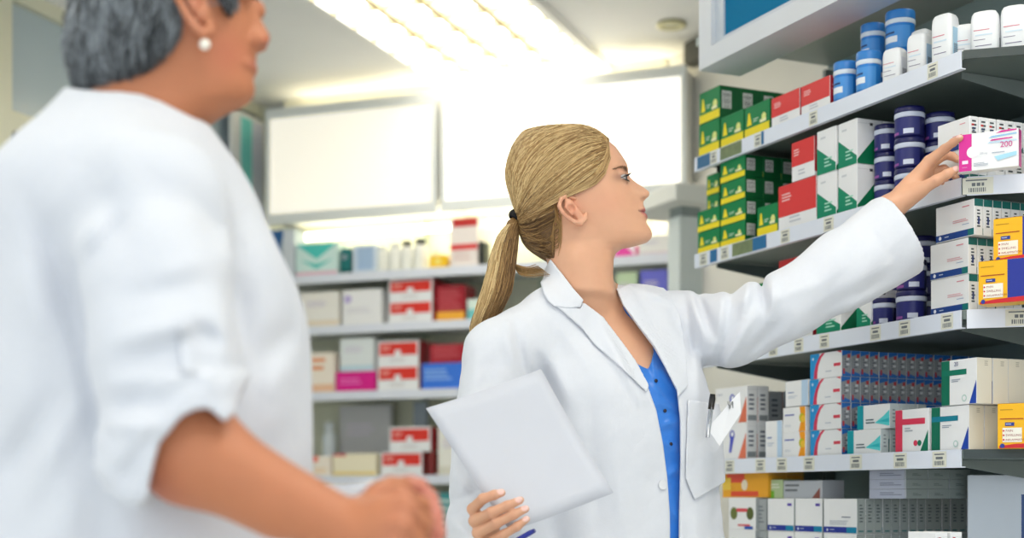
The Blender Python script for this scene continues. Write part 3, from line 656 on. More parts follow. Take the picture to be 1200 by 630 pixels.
put1('yellow and red box', 'above the sprig boxes', 'yellow and red packs', 846, 899, 29, z+.151, [('r', 'F', (240, 90, 70), (.1, .6, .5, .95)), ('c', 'F', (250, 236, 210), (.5, .5, .22)), ('r', 'F', (236, 90, 60), (.2, .05, .8, .25)), ('r', 'F', (250, 210, 80), (.0, .3, .2, .8))], (248, 176, 50), .05, 1, 2, f=.02)
put1('pale green box', 'beside the yellow and red pack', 'pale green box', 900, 917, 22, zt, [('r', 'F', (120, 190, 60), (0, 0, .4, .4)), ('n', 'F', (230, 236, 220), (.2, .5, .9, .8), 2)], (190, 210, 160), .05, f=.03)
put1('grey printed box', 'lying on the blue footed boxes', 'grey printed box', 917, 963, 21, zt, [('n', 'F', (120, 124, 130), (.05, .3, .5, .85), 2), ('p', 'F', (150, 90, 80), [(.75, 0), (.95, .6), (.95, 0)])], (196, 200, 206), .06, f=.03)
flat = [('r', 'F', (186, 192, 210), (0, 0, .96, 1)), ('n', 'F', (130, 136, 160), (.3, .3, .9, .7), 2), ('r', 'R', (130, 140, 138), (0, 0, 1, 1)), ('n', 'R', (80, 90, 90), (.3, .3, .7, .6), 2)]
tc, w_ = bay1_span(1018, 1061, .03); hf = .0195
me = carton(w_, .055, hf, flat, (180, 186, 196))
rows('flat grey box', 'lying on the spines', 'flat grey boxes', me, (w_, .055, hf), B1(tc, .03), R1, zt, 3, 3)
low = [('n', 'R', (120, 124, 120), (.3, .3, .7, .8), 4), ('r', 'R', (200, 60, 60), (.2, .55, .4, .9))]
corner_box('medicine_box', carton(.075, .026, .09, low), .075, 1064, 2.63, z, R1, 'plain white box standing in front of the grey spines, lowest shelf', 'plain white boxes')
corner_box('medicine_box', carton(.075, .026, .09, low), .075, 1081, 2.648, z, R1, 'plain white box second from the front, before the grey spines', 'plain white boxes')
p = W(1134, 560, 2.97); bw_ = carton(.115, .03, .197, [('r', 'F', (226, 234, 244), (.0, .0, 1, 1)), ('r', 'F', (60, 90, 150), (.9, 0, 1, .8))], (232, 238, 246))  # made-up pale box in place of a bright window behind the shelf
corner_box('medicine_box', bw_, .115, 1134, 2.96, z, R2, 'added pale box standing in for a bright window, back of the lowest shelf', 'tall pale box')
# ------------------------------------------------------------------ shelving along the back wall
bs = empty('shelving_unit', (P0.x, P0.y, 0), RB, 'long pale shelving across the back wall, full of blurred medicine boxes', 'shelving', 'pharmacy shelving')
OB = .36
BT = [zb(py, 420, OB) for py in (319, 380, 458, 557, 640, 740)]
ta, tz = tb(300, OB)-.03, 1.13
bboard = mat((226, 230, 226), .5, .04, 10); brail = mat((226, 230, 240), .4, .03, 12)
for z in BT:
    o = bw_box(MB(), ta, tz, .01, OB, z-.016, z).build('shelf', bboard, bs)
    bw_box(MB(), ta, tz, OB+.0002, OB+.004, z-.036, z+.001).build('price_rail', brail, o)
bw_box(MB(), ta, tz, .002, .01, 0, 2.2).build('back_panel', mat((222, 222, 200), .6, .04, 5), bs)
for t in (ta, tb(455, OB), tb(600, OB), tz-.02):
    bw_box(MB(), t, t+.022, .012, .05, 0, 2.2).build('upright', mat((190, 200, 180), .5, .04, 8), bs)
bw_box(MB(), ta-.02, ta, .01, OB, 0, 2.2).build('end_panel', mat((220, 222, 208), .5, .04, 8), bs)
bw_box(MB(), ta+.1, tz-.05, .12, .15, upz0-.075, upz0-.05).build('lamp_tube', mat((255, 247, 222), .5, 0, 5, emit=6), bs)
def bloc(t, f, z): p = BW(t, OB-f); return Vector((p.x, p.y, z))
def putb(desc, where, group, x0, x1, ytop, si, design, base=WHT, d=.08, tiers=1, deep=1, f=.01, h_=None, z0=None, name='medicine_box'):
    t0, t1_ = tb(x0, OB-f), tb(x1, OB-f); xm = (x0+x1)/2; z = (BT[si] if z0 is None else z0)+.001
    h = h_ or (zb(ytop, xm, OB-f)-z)/tiers
    w_ = t1_-t0; me = carton(w_-.003, d, h, design, base)
    rows(desc, where, group, me, (w_, d, h), lambda ff, zz: bloc((t0+t1_)/2, f+ff, zz), RB, z, tiers, deep, name=name)
    return z+h*tiers
SH = ['top back shelf', 'second back shelf', 'third back shelf', 'fourth back shelf', 'lowest back shelf']
redw = [('r', 'F', (226, 56, 44), (.04, .42, .96, .92)), ('r', 'F', WHT, (.42, .42, .56, .62)), ('n', 'F', (246, 190, 180), (.1, .6, .36, .8), 2), ('r', 'R', (178, 32, 46), (0, 0, 1, 1)), ('n', 'F', (210, 206, 206), (.3, .12, .8, .3), 2)]
drk = [('r', 'F', (168, 34, 48), (0, 0, 1, 1)), ('n', 'F', (200, 90, 96), (.1, .2, .9, .9), 8)]
soft = lambda a: [('r', 'F', a, (.0, .0, 1, .18)), ('n', 'F', (214, 206, 222), (.15, .55, .8, .75), 3)]
# top shelf
def bottleb(px, h_, r_, capc, body, label, f=.05, si=0, name='bottle', group='jars on the back shelves'):
    r = empty('glass_jar', bloc(tb(px, OB-f), f, BT[si]+.001), 0, label, 'jar', group)
    MB().lathe([(r_*.95, 0), (r_, .003), (r_, h_*.72), (r_*.8, h_*.8), (r_*.62, h_*.83)], 20).build('body', mat(body, .3, .03, 20), r)
    MB().lathe([(r_*.7, h_*.82), (r_*.72, h_*.84), (r_*.72, h_*.99), (r_*.5, h_)], 20).build('lid', mat(capc, .4, .03, 20), r)
putb('grey blue leaflet rack', 'beside the cream corner post', 'leaflet rack', 326, 345, 268, 0, [('p', 'F', (40, 100, 160), [(0, .5), (.4, 1), (0, 1)]), ('r', 'F', (214, 220, 226), (.3, 0, 1, 1))], (170, 186, 196), .1)
putb('blue box', 'beside the cream corner post, top back shelf', 'blue back box', 309, 325, 270, 0, soft((30, 80, 150)), (56, 110, 170), .1)
putb('turquoise and white box', 'on the top back shelf', 'turquoise box', 346, 396, 285, 0, [('p', 'F', (84, 206, 196), [(0, 1), (.5, .5), (1, 1)]), ('p', 'F', (84, 206, 196), [(.1, .5), (.5, .2), (.9, .5), (.5, .35)]), ('r', 'F', (236, 190, 206), (0, 0, 1, .12))], (214, 240, 234), .12)
putb('dark teal box', 'beside the turquoise box', 'dark teal box', 398, 411, 291, 0, soft((20, 90, 90)), (34, 116, 116), .12)
putb('pale blue box', 'next to the white jars, top back shelf', 'pale blue back box', 413, 440, 287, 0, [('r', 'F', (170, 196, 226), (.2, .1, .9, .9))], (206, 220, 236), .12)
for px, h_, r_, cc, bb_, lb in ((449, .11, .028, (224, 226, 220), (236, 236, 226), 'white jar with white lid beside the pale blue back box'), (463, .12, .028, (220, 222, 218), (240, 240, 232), 'white lidded jar left of the black capped jars'), (477, .125, .028, (34, 38, 36), (240, 240, 232), 'white jar with black cap, left one of two'), (493, .13, .03, (34, 38, 36), (242, 242, 234), 'white jar with black cap, right one beside the yellow pack'), (512, .09, .022, (236, 226, 190), (244, 240, 220), 'cream jar behind the yellow pack on the back shelf')):
    bottleb(px, h_, r_, cc, bb_, lb, .06 if px != 512 else .14)
putb('yellow pack', 'between jars and red topped carton', 'yellow pack', 503, 523, 299, 0, [('c', 'F', (250, 226, 120), (.5, .5, .3))], (250, 202, 40), .06)
putb('white carton with red top', 'just left of her ponytail', 'red topped carton', 527, 560, 255, 0, [('r', 'F', (196, 52, 50), (.1, .82, 1, 1)), ('r', 'F', (222, 70, 70), (0, .34, 1, .46)), ('n', 'F', (222, 196, 190), (.1, .1, .8, .3), 2)], (240, 230, 224), .12)
putb('dark bottle box', 'tucked behind her ponytail', 'dark narrow box', 561, 568, 283, 0, [], (48, 50, 46), .06)
putb('magenta box', 'under her chin on the top back shelf', 'magenta box', 716, 745, 287, 0, [('p', 'F', (252, 236, 244), [(0, 0), (.4, .9), (0, 1)]), ('p', 'F', (252, 236, 244), [(1, 0), (.6, .9), (1, 1)])], (240, 70, 170), .08)
putb('white box', 'right of the magenta box', 'white back boxes', 748, 784, 276, 0, soft((226, 214, 220)), (242, 240, 236), .1)
# second shelf
putb('cream white box', 'leftmost on the second back shelf', 'white back boxes', 352, 397, 342, 1, soft((236, 222, 200)), (244, 240, 232), .12)
putb('white box with lilac mark', 'beside the red and white boxes', 'white back boxes', 401, 447, 339, 1, [('c', 'F', (190, 176, 220), (.14, .74, .12)), ('n', 'F', (222, 220, 226), (.1, .3, .8, .5), 2)], (240, 240, 240), .12)
putb('red and white box', 'on the second back shelf', 'red and white back boxes', 455, 507, 327, 1, redw, WHT, .10, 2, 2)
putb('dark red box', 'right of the red and white boxes', 'dark red back boxes', 511, 545, 334, 1, drk+[('r', 'F', (246, 180, 60), (0, 0, 1, .26))], (168, 34, 48), .12, 1, 1, f=.03)
putb('pale teal box', 'at her ponytail tip, second back shelf', 'pale teal box', 547, 566, 350, 1, [('r', 'F', (120, 200, 200), (0, 0, 1, .5))], (220, 236, 226), .1)
putb('violet blue box', 'under her chin, second back shelf', 'violet back boxes', 750, 782, 316, 1, soft((90, 90, 200)), (108, 110, 214), .08)
putb('pale green box', 'beside the violet box under her chin', 'pale green back box', 722, 747, 319, 1, soft((150, 190, 130)), (196, 218, 180), .08)
# third shelf
putb('cream box with orange print', 'beside the customer, third back shelf', 'cream back boxes', 360, 392, 413, 2, [('n', 'F', (240, 150, 90), (.1, .5, .8, .9), 2), ('r', 'F', (240, 196, 160), (0, 0, 1, .2))], (248, 236, 220), .12)
zt2 = putb('magenta box', 'on the third back shelf', 'magenta box', 393, 440, 435, 2, [('n', 'F', (244, 120, 200), (.1, .3, .7, .7), 2)], (222, 30, 140), .12)
putb('white box', 'stacked on the magenta box', 'white back boxes', 398, 438, 396, 2, soft((196, 220, 230)), (228, 234, 234), .1, z0=zt2)
putb('red and white box', 'on the third back shelf', 'red and white back boxes', 442, 491, 399, 2, redw, WHT, .10, 2, 2)
zt2 = putb('bright blue box', 'by her shoulder on the third back shelf', 'bright blue box', 494, 545, 425, 2, [('n', 'F', (150, 190, 246), (.05, .3, .9, .8), 3)], (60, 122, 226), .12)
putb('dark red box', 'stacked on the bright blue box', 'dark red back boxes', 503, 545, 403, 2, drk, (168, 34, 48), .1, z0=zt2)
# fourth shelf
putb('cream box with orange corner', 'beside the customer, fourth back shelf', 'cream back boxes', 362, 388, 534, 3, [('r', 'F', (244, 120, 90), (0, .7, .4, 1)), ('n', 'F', (246, 210, 160), (.2, .1, .9, .4), 2)], (250, 238, 222), .12)
zt2 = putb('cream box with yellow edge', 'on the fourth back shelf', 'cream back boxes', 390, 441, 531, 3, [('r', 'F', (240, 214, 130), (0, 0, 1, .16)), ('r', 'F', (214, 90, 90), (0, .88, .3, 1))], (246, 236, 206), .12)
bottleb(386, .235, .03, (226, 232, 234), (230, 238, 242), 'tall white bottle at the back of the fourth back shelf', .2, 3)
putb('grey panel box', 'standing behind the cream boxes', 'grey panel box', 397, 458, 474, 3, soft((176, 176, 180)), (200, 200, 202), .03, f=.24)
zt2 = putb('red and white box', 'on the fourth back shelf, lower', 'red and white back boxes', 446, 495, 529, 3, redw, WHT, .10, 1, 2)
putb('red and white box', 'on the fourth back shelf, upper', 'red and white back boxes', 456, 505, 500, 3, redw, WHT, .10, 1, 2, z0=zt2)
bottleb(506, .11, .017, (130, 36, 30), (124, 34, 30), 'slim dark red bottle beside the red and white boxes', .03, 3)
putb('white box', 'right of the slim red bottle', 'white back boxes', 513, 545, 500, 3, soft((226, 222, 206)), (240, 238, 228), .12, 1)
putb('grey cylinder box', 'above the sheet corner, back shelf', 'grey panel box', 484, 500, 470, 3, [], (150, 160, 170), .03, f=.2)
# lowest shelf
for x0, x1, c_, lb in ((362, 400, (236, 220, 200), 'cream box'), (402, 446, (236, 236, 232), 'white box'), (448, 492, (222, 228, 232), 'pale grey box'), (494, 545, (70, 150, 152), 'teal striped box')):
    putb(lb, 'on the lowest back shelf', 'boxes on the lowest back shelf', x0, x1, 588 if x0 < 490 else 577, 4, [('n', 'F', (190, 214, 210), (.1, .1, .9, .9), 6)] if x0 > 490 else soft((220, 200, 190)), c_, .12)
# pillar stand between the back wall and the shelving
psd = empty('display_stand', W(801, 581, 4.7)-Vector((0, 0, 1)), R1, 'grey display pillar with a flat canopy, in front of the right wall', 'stand')
MB().box((-.035, -.04, 0), (.04, .05, 1.9), 0, .004).build('post', mat((222, 230, 228), .4, .04, 8), psd)
MB().box((-.22, -.10, 1.93), (.12, .16, 1.985), 0, .004).build('canopy', mat((236, 236, 228), .5, .04, 8), psd)
MB().box((-.16, -.06, 0), (.10, .11, .05), 0, .004).build('base', mat((180, 186, 184), .4, .04, 8), psd)
MB().box((-.035, -.03, 1.9), (.04, .04, 1.93)).build('bracket', mat((150, 160, 158), .4, .04, 8), psd)
st(MB().prism([cornR+rdir*.35, cornR+rdir*3.2, cornR+rdir*3.2+Vector((-.912, -.41))*.05, cornR+rdir*.35+Vector((-.912, -.41))*.05], 2.66, CE-.002).build('painted_shade_strip', mat((92, 92, 86), .7, .05, 5)))  # dark strip in place of the recessed shade where wall meets ceiling
# ------------------------------------------------------------------ implicit modelling for bodies and cloth
f32 = np.float32
def A3(p): return np.array(p, dtype=f32)
def cap(P, a, b, ra, rb=None):
    rb = ra if rb is None else rb
    a = A3(a); b = A3(b); d = b-a; q = P-a; t = np.clip(q@d/float(d@d), 0, 1)
    return np.linalg.norm(q-t[:, None]*d, axis=1)-(ra+(rb-ra)*t)
def chain(P, pts, rad, k=.01):
    r = None
    for i in range(len(pts)-1):
        c_ = cap(P, pts[i], pts[i+1], rad[i], rad[i+1]); r = c_ if r is None else smin(r, c_, k)
    return r
def ell(P, c_, r, M=None):
    q = P-A3(c_)
    if M is not None: q = q@np.array(M, dtype=f32)      # columns are the ellipsoid axes
    r = A3(r); k0 = np.linalg.norm(q/r, axis=1); k1 = np.linalg.norm(q/(r*r), axis=1)
    return k0*(k0-1)/np.maximum(k1, 1e-6)
def smin(a, b, k):
    h = np.clip(.5+.5*(b-a)/k, 0, 1); return b*(1-h)+a*h-k*h*(1-h)
def smax(a, b, k): return -smin(-a, -b, k)
def pix(P): return CX+F*P[:, 0]/P[:, 1], HY-F*(P[:, 2]-CAMZ)/P[:, 1]
def poly2(u, v, pts):
    """signed distance to a polygon, negative inside"""
    pts = np.array(pts, dtype=f32); n = len(pts); d = np.full(u.shape, 1e9, f32); s = np.ones(u.shape, f32)
    for i in range(n):
        a, b = pts[i], pts[i-1]; e = b-a; wx, wy = u-a[0], v-a[1]
        t = np.clip((wx*e[0]+wy*e[1])/float(e@e+1e-9), 0, 1)
        d = np.minimum(d, (wx-e[0]*t)**2+(wy-e[1]*t)**2)
        c1 = v >= a[1]; c2 = v < b[1]; c3 = e[0]*wy > e[1]*wx
        s = np.where((c1 & c2 & c3) | (~c1 & ~c2 & ~c3), -s, s)
    return s*np.sqrt(d)
_SR = {}
def smooth_rows(R):
    key = R.tobytes()
    if key not in _SR:
        zz = np.linspace(R[0, 0], R[-1, 0], 240); o = np.stack([zz]+[np.interp(zz, R[:, 0], R[:, i]) for i in range(1, R.shape[1])], 1)
        for _ in range(3):
            k = 5; pad = np.concatenate([2*o[:1]-o[1:k+1][::-1], o, 2*o[-1:]-o[-k-1:-1][::-1]])
            o[:, 1:] = np.stack([np.convolve(pad[:, i], np.ones(2*k+1)/(2*k+1), 'valid') for i in range(1, R.shape[1])], 1)
        _SR[key] = o.astype(f32)
    return _SR[key]
def loft(P, rows, axis, pw=2.0):
    """stack of ellipses; rows (z, cx, cy, ra, rb) by rising z, axis = direction of ra in plan"""
    R = np.array(sorted(rows), dtype=f32); z = P[:, 2]
    R = smooth_rows(R)
    cx, cy, ra, rb = (np.interp(z, R[:, 0], R[:, i]).astype(f32) for i in (1, 2, 3, 4))
    ax = np.array(axis, f32); ax /= np.linalg.norm(ax)
    qa = (P[:, 0]-cx)*ax[0]+(P[:, 1]-cy)*ax[1]; qb = -(P[:, 0]-cx)*ax[1]+(P[:, 1]-cy)*ax[0]
    n = ((np.abs(qa)/ra)**pw+(np.abs(qb)/rb)**pw)**(1/pw)
    return (n-1)*np.minimum(ra, rb)
def seg_d(P, a, b):
    a = A3(a); b = A3(b); d = b-a; q = P-a; t = np.clip(q@d/float(d@d), 0, 1); return np.linalg.norm(q-t[:, None]*d, axis=1), t
def folds(P, f, list_, Yk, gain=1):
    """soft cloth creases: (px,py,Y, px,py,Y, amplitude mm, width mm); positive raises a ridge"""
    uv = None
    for x0, y0, Y0, x1, y1, Y1, am, wd in list_:
        if uv is None: uv = pix(P)
        ex, ey = x1-x0, y1-y0; t = np.clip(((uv[0]-x0)*ex+(uv[1]-y0)*ey)/(ex*ex+ey*ey), 0, 1); Ym = (Y0+Y1)/2
        d = np.hypot(uv[0]-x0-t*ex, uv[1]-y0-t*ey)*Ym/F; wd = wd/1000; d = np.where(P[:, 1] > Ym+.09, 1, d)
        f = f-gain*am/1000*np.exp(-(d/wd)**2)*np.sin(np.pi*np.clip(.12+.76*t, 0, 1))
    return f
def wob(P, am, s, seed=0):
    r = np.random.default_rng(seed); o = 0
    for i in range(5):
        k = r.normal(size=3).astype(f32)*s; q = P@k+r.uniform(0, 6)
        k2 = r.normal(size=3).astype(f32)*s*.6
        o = o+np.sin(q+1.3*np.sin(P@k2+r.uniform(0, 6)))
    return (am*o/3).astype(f32)

def sdf_mesh(fn, lo, hi, vox):
    lo = np.array(lo, f32); hi = np.array(hi, f32); Bk = 4
    nb = np.maximum(1, np.ceil((hi-lo)/(vox*Bk)).astype(int)); n = nb*Bk
    g = [lo[i]+vox*(np.arange(nb[i])*Bk+(Bk-1)/2) for i in range(3)]
    G = np.stack(np.meshgrid(*g, indexing='ij'), -1).reshape(-1, 3).astype(f32)
    cv = np.concatenate([fn(G[i:i+200000]) for i in range(0, len(G), 200000)])
    act = np.abs(cv) < vox*7.5
    V = np.repeat(np.repeat(np.repeat(np.where(cv > 0, 1, -1).astype(f32).reshape(nb), Bk, 0), Bk, 1), Bk, 2)
    bi = np.argwhere(act.reshape(nb)); off = np.stack(np.meshgrid(*[np.arange(Bk)]*3, indexing='ij'), -1).reshape(-1, 3)
    for i in range(0, len(bi), 6000):
        idx = (bi[i:i+6000, None, :]*Bk+off[None]).reshape(-1, 3)
        V[idx[:, 0], idx[:, 1], idx[:, 2]] = fn((lo+idx*vox).astype(f32))
    V[0] = np.abs(V[0])+1e-4; V[-1] = np.abs(V[-1])+1e-4; V[:, 0] = np.abs(V[:, 0])+1e-4; V[:, -1] = np.abs(V[:, -1])+1e-4; V[:, :, 0] = np.abs(V[:, :, 0])+1e-4; V[:, :, -1] = np.abs(V[:, :, -1])+1e-4
    S = V < 0; m = n-1
    cnt = np.zeros(m, np.int8)
    for a in (0, 1):
        for b in (0, 1):
            for c_ in (0, 1): cnt += S[a:a+m[0], b:b+m[1], c_:c_+m[2]]
    cells = np.argwhere((cnt > 0) & (cnt < 8))
    ID = np.full(m, -1, np.int32); ID[cells[:, 0], cells[:, 1], cells[:, 2]] = np.arange(len(cells))
    acc = np.zeros((len(cells), 3), f32); num = np.zeros(len(cells), f32)
    cor = [(a, b, c_) for a in (0, 1) for b in (0, 1) for c_ in (0, 1)]
    vals = {c_: V[cells[:, 0]+c_[0], cells[:, 1]+c_[1], cells[:, 2]+c_[2]] for c_ in cor}
    for c0 in cor:
        for ax in range(3):
            if c0[ax]: continue
            c1 = list(c0); c1[ax] = 1; c1 = tuple(c1); a, b = vals[c0], vals[c1]; x = (a < 0) != (b < 0)
            t = np.where(x, a/np.where(x, a-b, 1), 0); p = np.tile(np.array(c0, f32), (len(cells), 1)); p[:, ax] = t
            acc += np.where(x[:, None], p, 0); num += x
    verts = lo+(cells+acc/np.maximum(num, 1)[:, None])*vox
    quads = []
    for ax in range(3):
        sl0 = [slice(1, None)]*3; 
        a = S[:-1, 1:-1, 1:-1] if ax == 0 else (S[1:-1, :-1, 1:-1] if ax == 1 else S[1:-1, 1:-1, :-1])
        b = S[1:, 1:-1, 1:-1] if ax == 0 else (S[1:-1, 1:, 1:-1] if ax == 1 else S[1:-1, 1:-1, 1:])
        e = np.argwhere(a != b); flip = a[e[:, 0], e[:, 1], e[:, 2]]
        base = e+np.array([0 if i == ax else 1 for i in range(3)])
        u, v = [(1, 2), (2, 0), (0, 1)][ax]
        du = np.zeros(3, int); du[u] = 1; dv = np.zeros(3, int); dv[v] = 1
        q = np.stack([ID[tuple((base-du-dv).T)], ID[tuple((base-dv).T)], ID[tuple(base.T)], ID[tuple((base-du).T)]], 1)
        q[~flip] = q[~flip][:, ::-1]; quads.append(q)
    quads = np.concatenate(quads); quads = quads[(quads >= 0).all(1)]
    return verts.astype(f32), quads
def np_mesh(name, v, q, mats, parent=None, cols=None, smooth=True):
    me = bpy.data.meshes.new(name); me.vertices.add(len(v)); me.vertices.foreach_set('co', np.asarray(v, f32).ravel())
    k = q.shape[1]; me.loops.add(len(q)*k); me.loops.foreach_set('vertex_index', q.astype(np.int32).ravel())
    me.polygons.add(len(q)); me.polygons.foreach_set('loop_start', np.arange(0, len(q)*k, k, dtype=np.int32))
    me.polygons.foreach_set('use_smooth', np.full(len(q), smooth)); me.update(calc_edges=True); me.validate()
    if cols is not None:
        at = me.color_attributes.new('Col', 'FLOAT_COLOR', 'POINT')
        at.data.foreach_set('color', np.concatenate([cols, np.ones((len(cols), 1))], 1).astype(f32).ravel())
    return link(name, me, mats, parent)
def biggest(v, q):
    lab = np.arange(len(v))
    while True:
        m = lab[q].min(1); new = lab.copy()
        for i in range(4): np.minimum.at(new, q[:, i], m)
        new = new[new]
        if (new == lab).all(): break
        lab = new
    ids, cn = np.unique(lab, return_counts=True); keep = lab == ids[cn.argmax()]; re_ = np.cumsum(keep)-1
    return v[keep], re_[q[keep[q[:, 0]]]]
def solid(name, fn, lo, hi, vox, mats, parent=None, colf=None):
    v, q = sdf_mesh(fn, lo, hi, vox)
    if len(v): v, q = biggest(v, q)
    if len(v) == 0: print('EMPTY', name); return None
    o = np_mesh(name, v, q, mats, parent, None if colf is None else colf(v)); return o
def strands(name, P, rad, cols, m, parent=None, sides=3):
    """P (n strands, k points, 3); one tapered tube per strand"""
    P = np.asarray(P, f32); n, k, _ = P.shape
    T = np.gradient(P, axis=1); T /= np.linalg.norm(T, axis=2, keepdims=True)+1e-9
    ref = np.where(np.abs(T[..., 2:3]) < .9, np.array([0, 0, 1], f32), np.array([1, 0, 0], f32))
    ref = np.broadcast_to(np.array([.13, -.9, .41], f32), T.shape)
    N = np.cross(T, ref); N /= np.linalg.norm(N, axis=2, keepdims=True)+1e-9; B = np.cross(T, N)
    tp = np.interp(np.linspace(0, 1, k), [0, .1, .7, 1], [.7, 1, .9, .25]); R = (rad[:, None]*tp[None])[..., None]
    V = np.stack([P+R*(N*math.cos(2*math.pi*s/sides)+B*math.sin(2*math.pi*s/sides)) for s in range(sides)], 2)
    idx = np.arange(n*k*sides).reshape(n, k, sides); q = []
    for s in range(sides):
        s2_ = (s+1) % sides
        q.append(np.stack([idx[:, :-1, s], idx[:, :-1, s2_], idx[:, 1:, s2_], idx[:, 1:, s]], -1).reshape(-1, 4))
    c_ = np.repeat(cols, k*sides, 0)
    return np_mesh(name, V.reshape(-1, 3), np.concatenate(q), m, parent, c_)
def linc(*c): return np.array(lin(c)[:3], f32)
def srgb_mix(a, b, t): return a+(b-a)*t[:, None]
def bez(pts, n):
    """Catmull-Rom through points"""
    p = np.array(pts, f32); p = np.concatenate([[2*p[0]-p[1]], p, [2*p[-1]-p[-2]]]); m_ = len(pts)-1; out = []
    for t in np.linspace(0, m_-1e-5, n):
        i = int(t); u = t-i; a, b, c_, d = p[i:i+4]
        out.append(.5*((2*b)+(c_-a)*u+(2*a-5*b+4*c_-d)*u*u+(3*b-a-3*c_+d)*u**3))
    return np.array(out, f32)
from mathutils.bvhtree import BVHTree
def bvh_of(o):
    me = o.data; return BVHTree.FromPolygons([v.co.copy() for v in me.vertices], [tuple(p.vertices) for p in me.polygons])

def head_field(P, H):
    """head from a traced side profile; works in profile pixels: u forward, v down, y sideways from the mid-plane"""
    k = F/H['Y']; u = CX+P[:, 0]*k; v = HY-(P[:, 2]-CAMZ)*k; y = (P[:, 1]-H['Y'])*k
    R = np.array(H['rows'], f32); ip = lambda i: np.interp(v, R[:, 0], R[:, i]).astype(f32)
    sf, sc, sb, wd, sg = (ip(i) for i in range(1, 6))
    PR = np.array(H['prof'], f32); pr = np.interp(v, PR[:, 1], PR[:, 0]).astype(f32)
    feat = (pr-sf)*np.exp(-(np.abs(y)/sg)**2.2)
    sd = H.get('eye')
    if sd: feat = feat-sd[2]*np.exp(-((v-sd[1])/sd[4])**2-((np.abs(y)-sd[3])/sd[5])**2)
    fr = np.maximum(sf+feat-sc, 4); bk = np.maximum(sc-sb, 4)
    du = u-sc; lon = np.where(du > 0, du/fr, -du/bk)
    pw = 2.25
    nn = (np.abs(lon)**pw+(np.abs(y)/wd)**pw)**(1/pw)
    face = (nn-1)*np.minimum(np.minimum(fr, bk), wd)*.8
    face = smax(face, np.maximum(R[0, 0]-v, v-R[-1, 0]), 6)
    c_ = H['cran']; q = np.stack([(u-c_[0])/c_[2], (v-c_[1])/c_[3], y/c_[4]], 1); kk = np.linalg.norm(q, axis=1)
    cr = (kk-1)*min(c_[2:])
    return smin(face, cr, 8)/k
# ------------------------------------------------------------------ the pharmacist
ph = empty('person', (Wn(735, 560, 2.78)[0], 2.78, 0), 0, 'woman in white lab coat with blond ponytail, reaching for a box', 'person')
def under(o, root):
    if o is None: return o
    o.parent = root; o.matrix_parent_inverse = Matrix.Translation(-Vector(root.location)); return o
HP = dict(Y=2.74, cran=(661, 205, 57, 50, 44),
  rows=[(158, 700, 668, 622, 26, 20), (166, 714, 670, 614, 32, 20), (175, 722, 670, 608, 38, 20), (190, 731.5, 671, 604, 42, 14), (199, 735, 671, 603, 43, 11), (206, 735.5, 671, 603, 43, 6.5), (215, 738, 671, 604, 43.5, 7.5), (222, 740, 671, 606, 44, 9.5), (228, 742, 671, 608, 44, 12.5), (233, 743.5, 672, 610, 43.5, 12),
        (240, 746, 673, 612, 42.5, 13), (250, 748, 675, 614, 41, 15), (258, 750, 677, 617, 39, 16), (266, 752.5, 680, 620, 37, 19), (275, 753.5, 684, 622, 34.5, 21), (281, 750, 686, 624, 32.5, 21), (286, 742, 688, 626, 31, 21), (290, 729.5, 688, 629, 31, 21), (296, 721, 686, 634, 31.5, 21), (304, 718.5, 685, 642, 32, 21), (330, 716, 684, 648, 33, 21), (345, 716, 684, 648, 34, 21)],
  prof=[(700, 158), (715, 168.6), (722, 174), (729, 183.6), (734.5, 192), (736, 198), (736.3, 202), (738, 207), (742.5, 211.5), (748, 215.6), (757, 221.5), (760.6, 224.5), (761.3, 227), (760, 230.2), (756.5, 233), (754, 236), (754, 240), (756, 244.5), (756.6, 247.3), (754.5, 249.6), (758, 252), (758.9, 254.8), (757.6, 258.2), (757.4, 261), (759.5, 264.5), (762.4, 268.5), (764.3, 274), (763.4, 279), (758, 284), (745, 287.5), (729.5, 290.3), (722, 296), (719, 303), (717, 320), (716, 345)],
  eye=(0, 209, 6.0, 19, 8, 10))
hk = F/HP['Y']
def HW(u, v, yp=0): return np.array([(u-CX)/hk, HP['Y']+yp/hk, CAMZ+(HY-v)/hk])    # head pixel frame to world
def HS(u, v, yp):      # point on one side of the head, where the camera sees it on the near side; mirrored for the far side
    q = Wn(u, v, HP['Y']-abs(yp)/hk)
    if yp > 0: q[1] = HP['Y']+abs(yp)/hk
    return q
def hsuv(P):
    Yn = HP['Y']-np.abs(P[:, 1]-HP['Y']); return CX+F*P[:, 0]/Yn, HY-F*(P[:, 2]-CAMZ)/Yn
S_R = Wn(587, 416, 2.67); S_L = Wn(797, 386, 2.88)
EL = Wn(925, 356, 2.76); WL = Wn(1041, 246, 2.765)
AX = (.89, .456)
TR = [(345, 700, 2.80, .10, .075), (370, 703, 2.795, .145, .085), (400, 712, 2.785, .172, .102), (450, 726, 2.77, .181, .122), (500, 733, 2.77, .181, .126), (560, 736, 2.775, .180, .122), (630, 740, 2.78, .184, .124), (720, 742, 2.78, .195, .13), (860, 742, 2.78, .21, .14)]
def trows(d): return [(float(Wn(0, py, 2.75)[2]), (cx-CX)/F*Yc, Yc, ra+d, rb+d) for py, cx, Yc, ra, rb in TR]
EAR = [(673, 232), (665, 228.5), (657.5, 233), (655.3, 241), (659.5, 249), (666.5, 255.5), (674, 260), (681, 261.5), (685.5, 257), (686.5, 250)]
EARY = [-44, -46, -52, -54, -53, -51, -49, -47, -45, -43]
def FP(l): return [Wn(*p) for p in l]
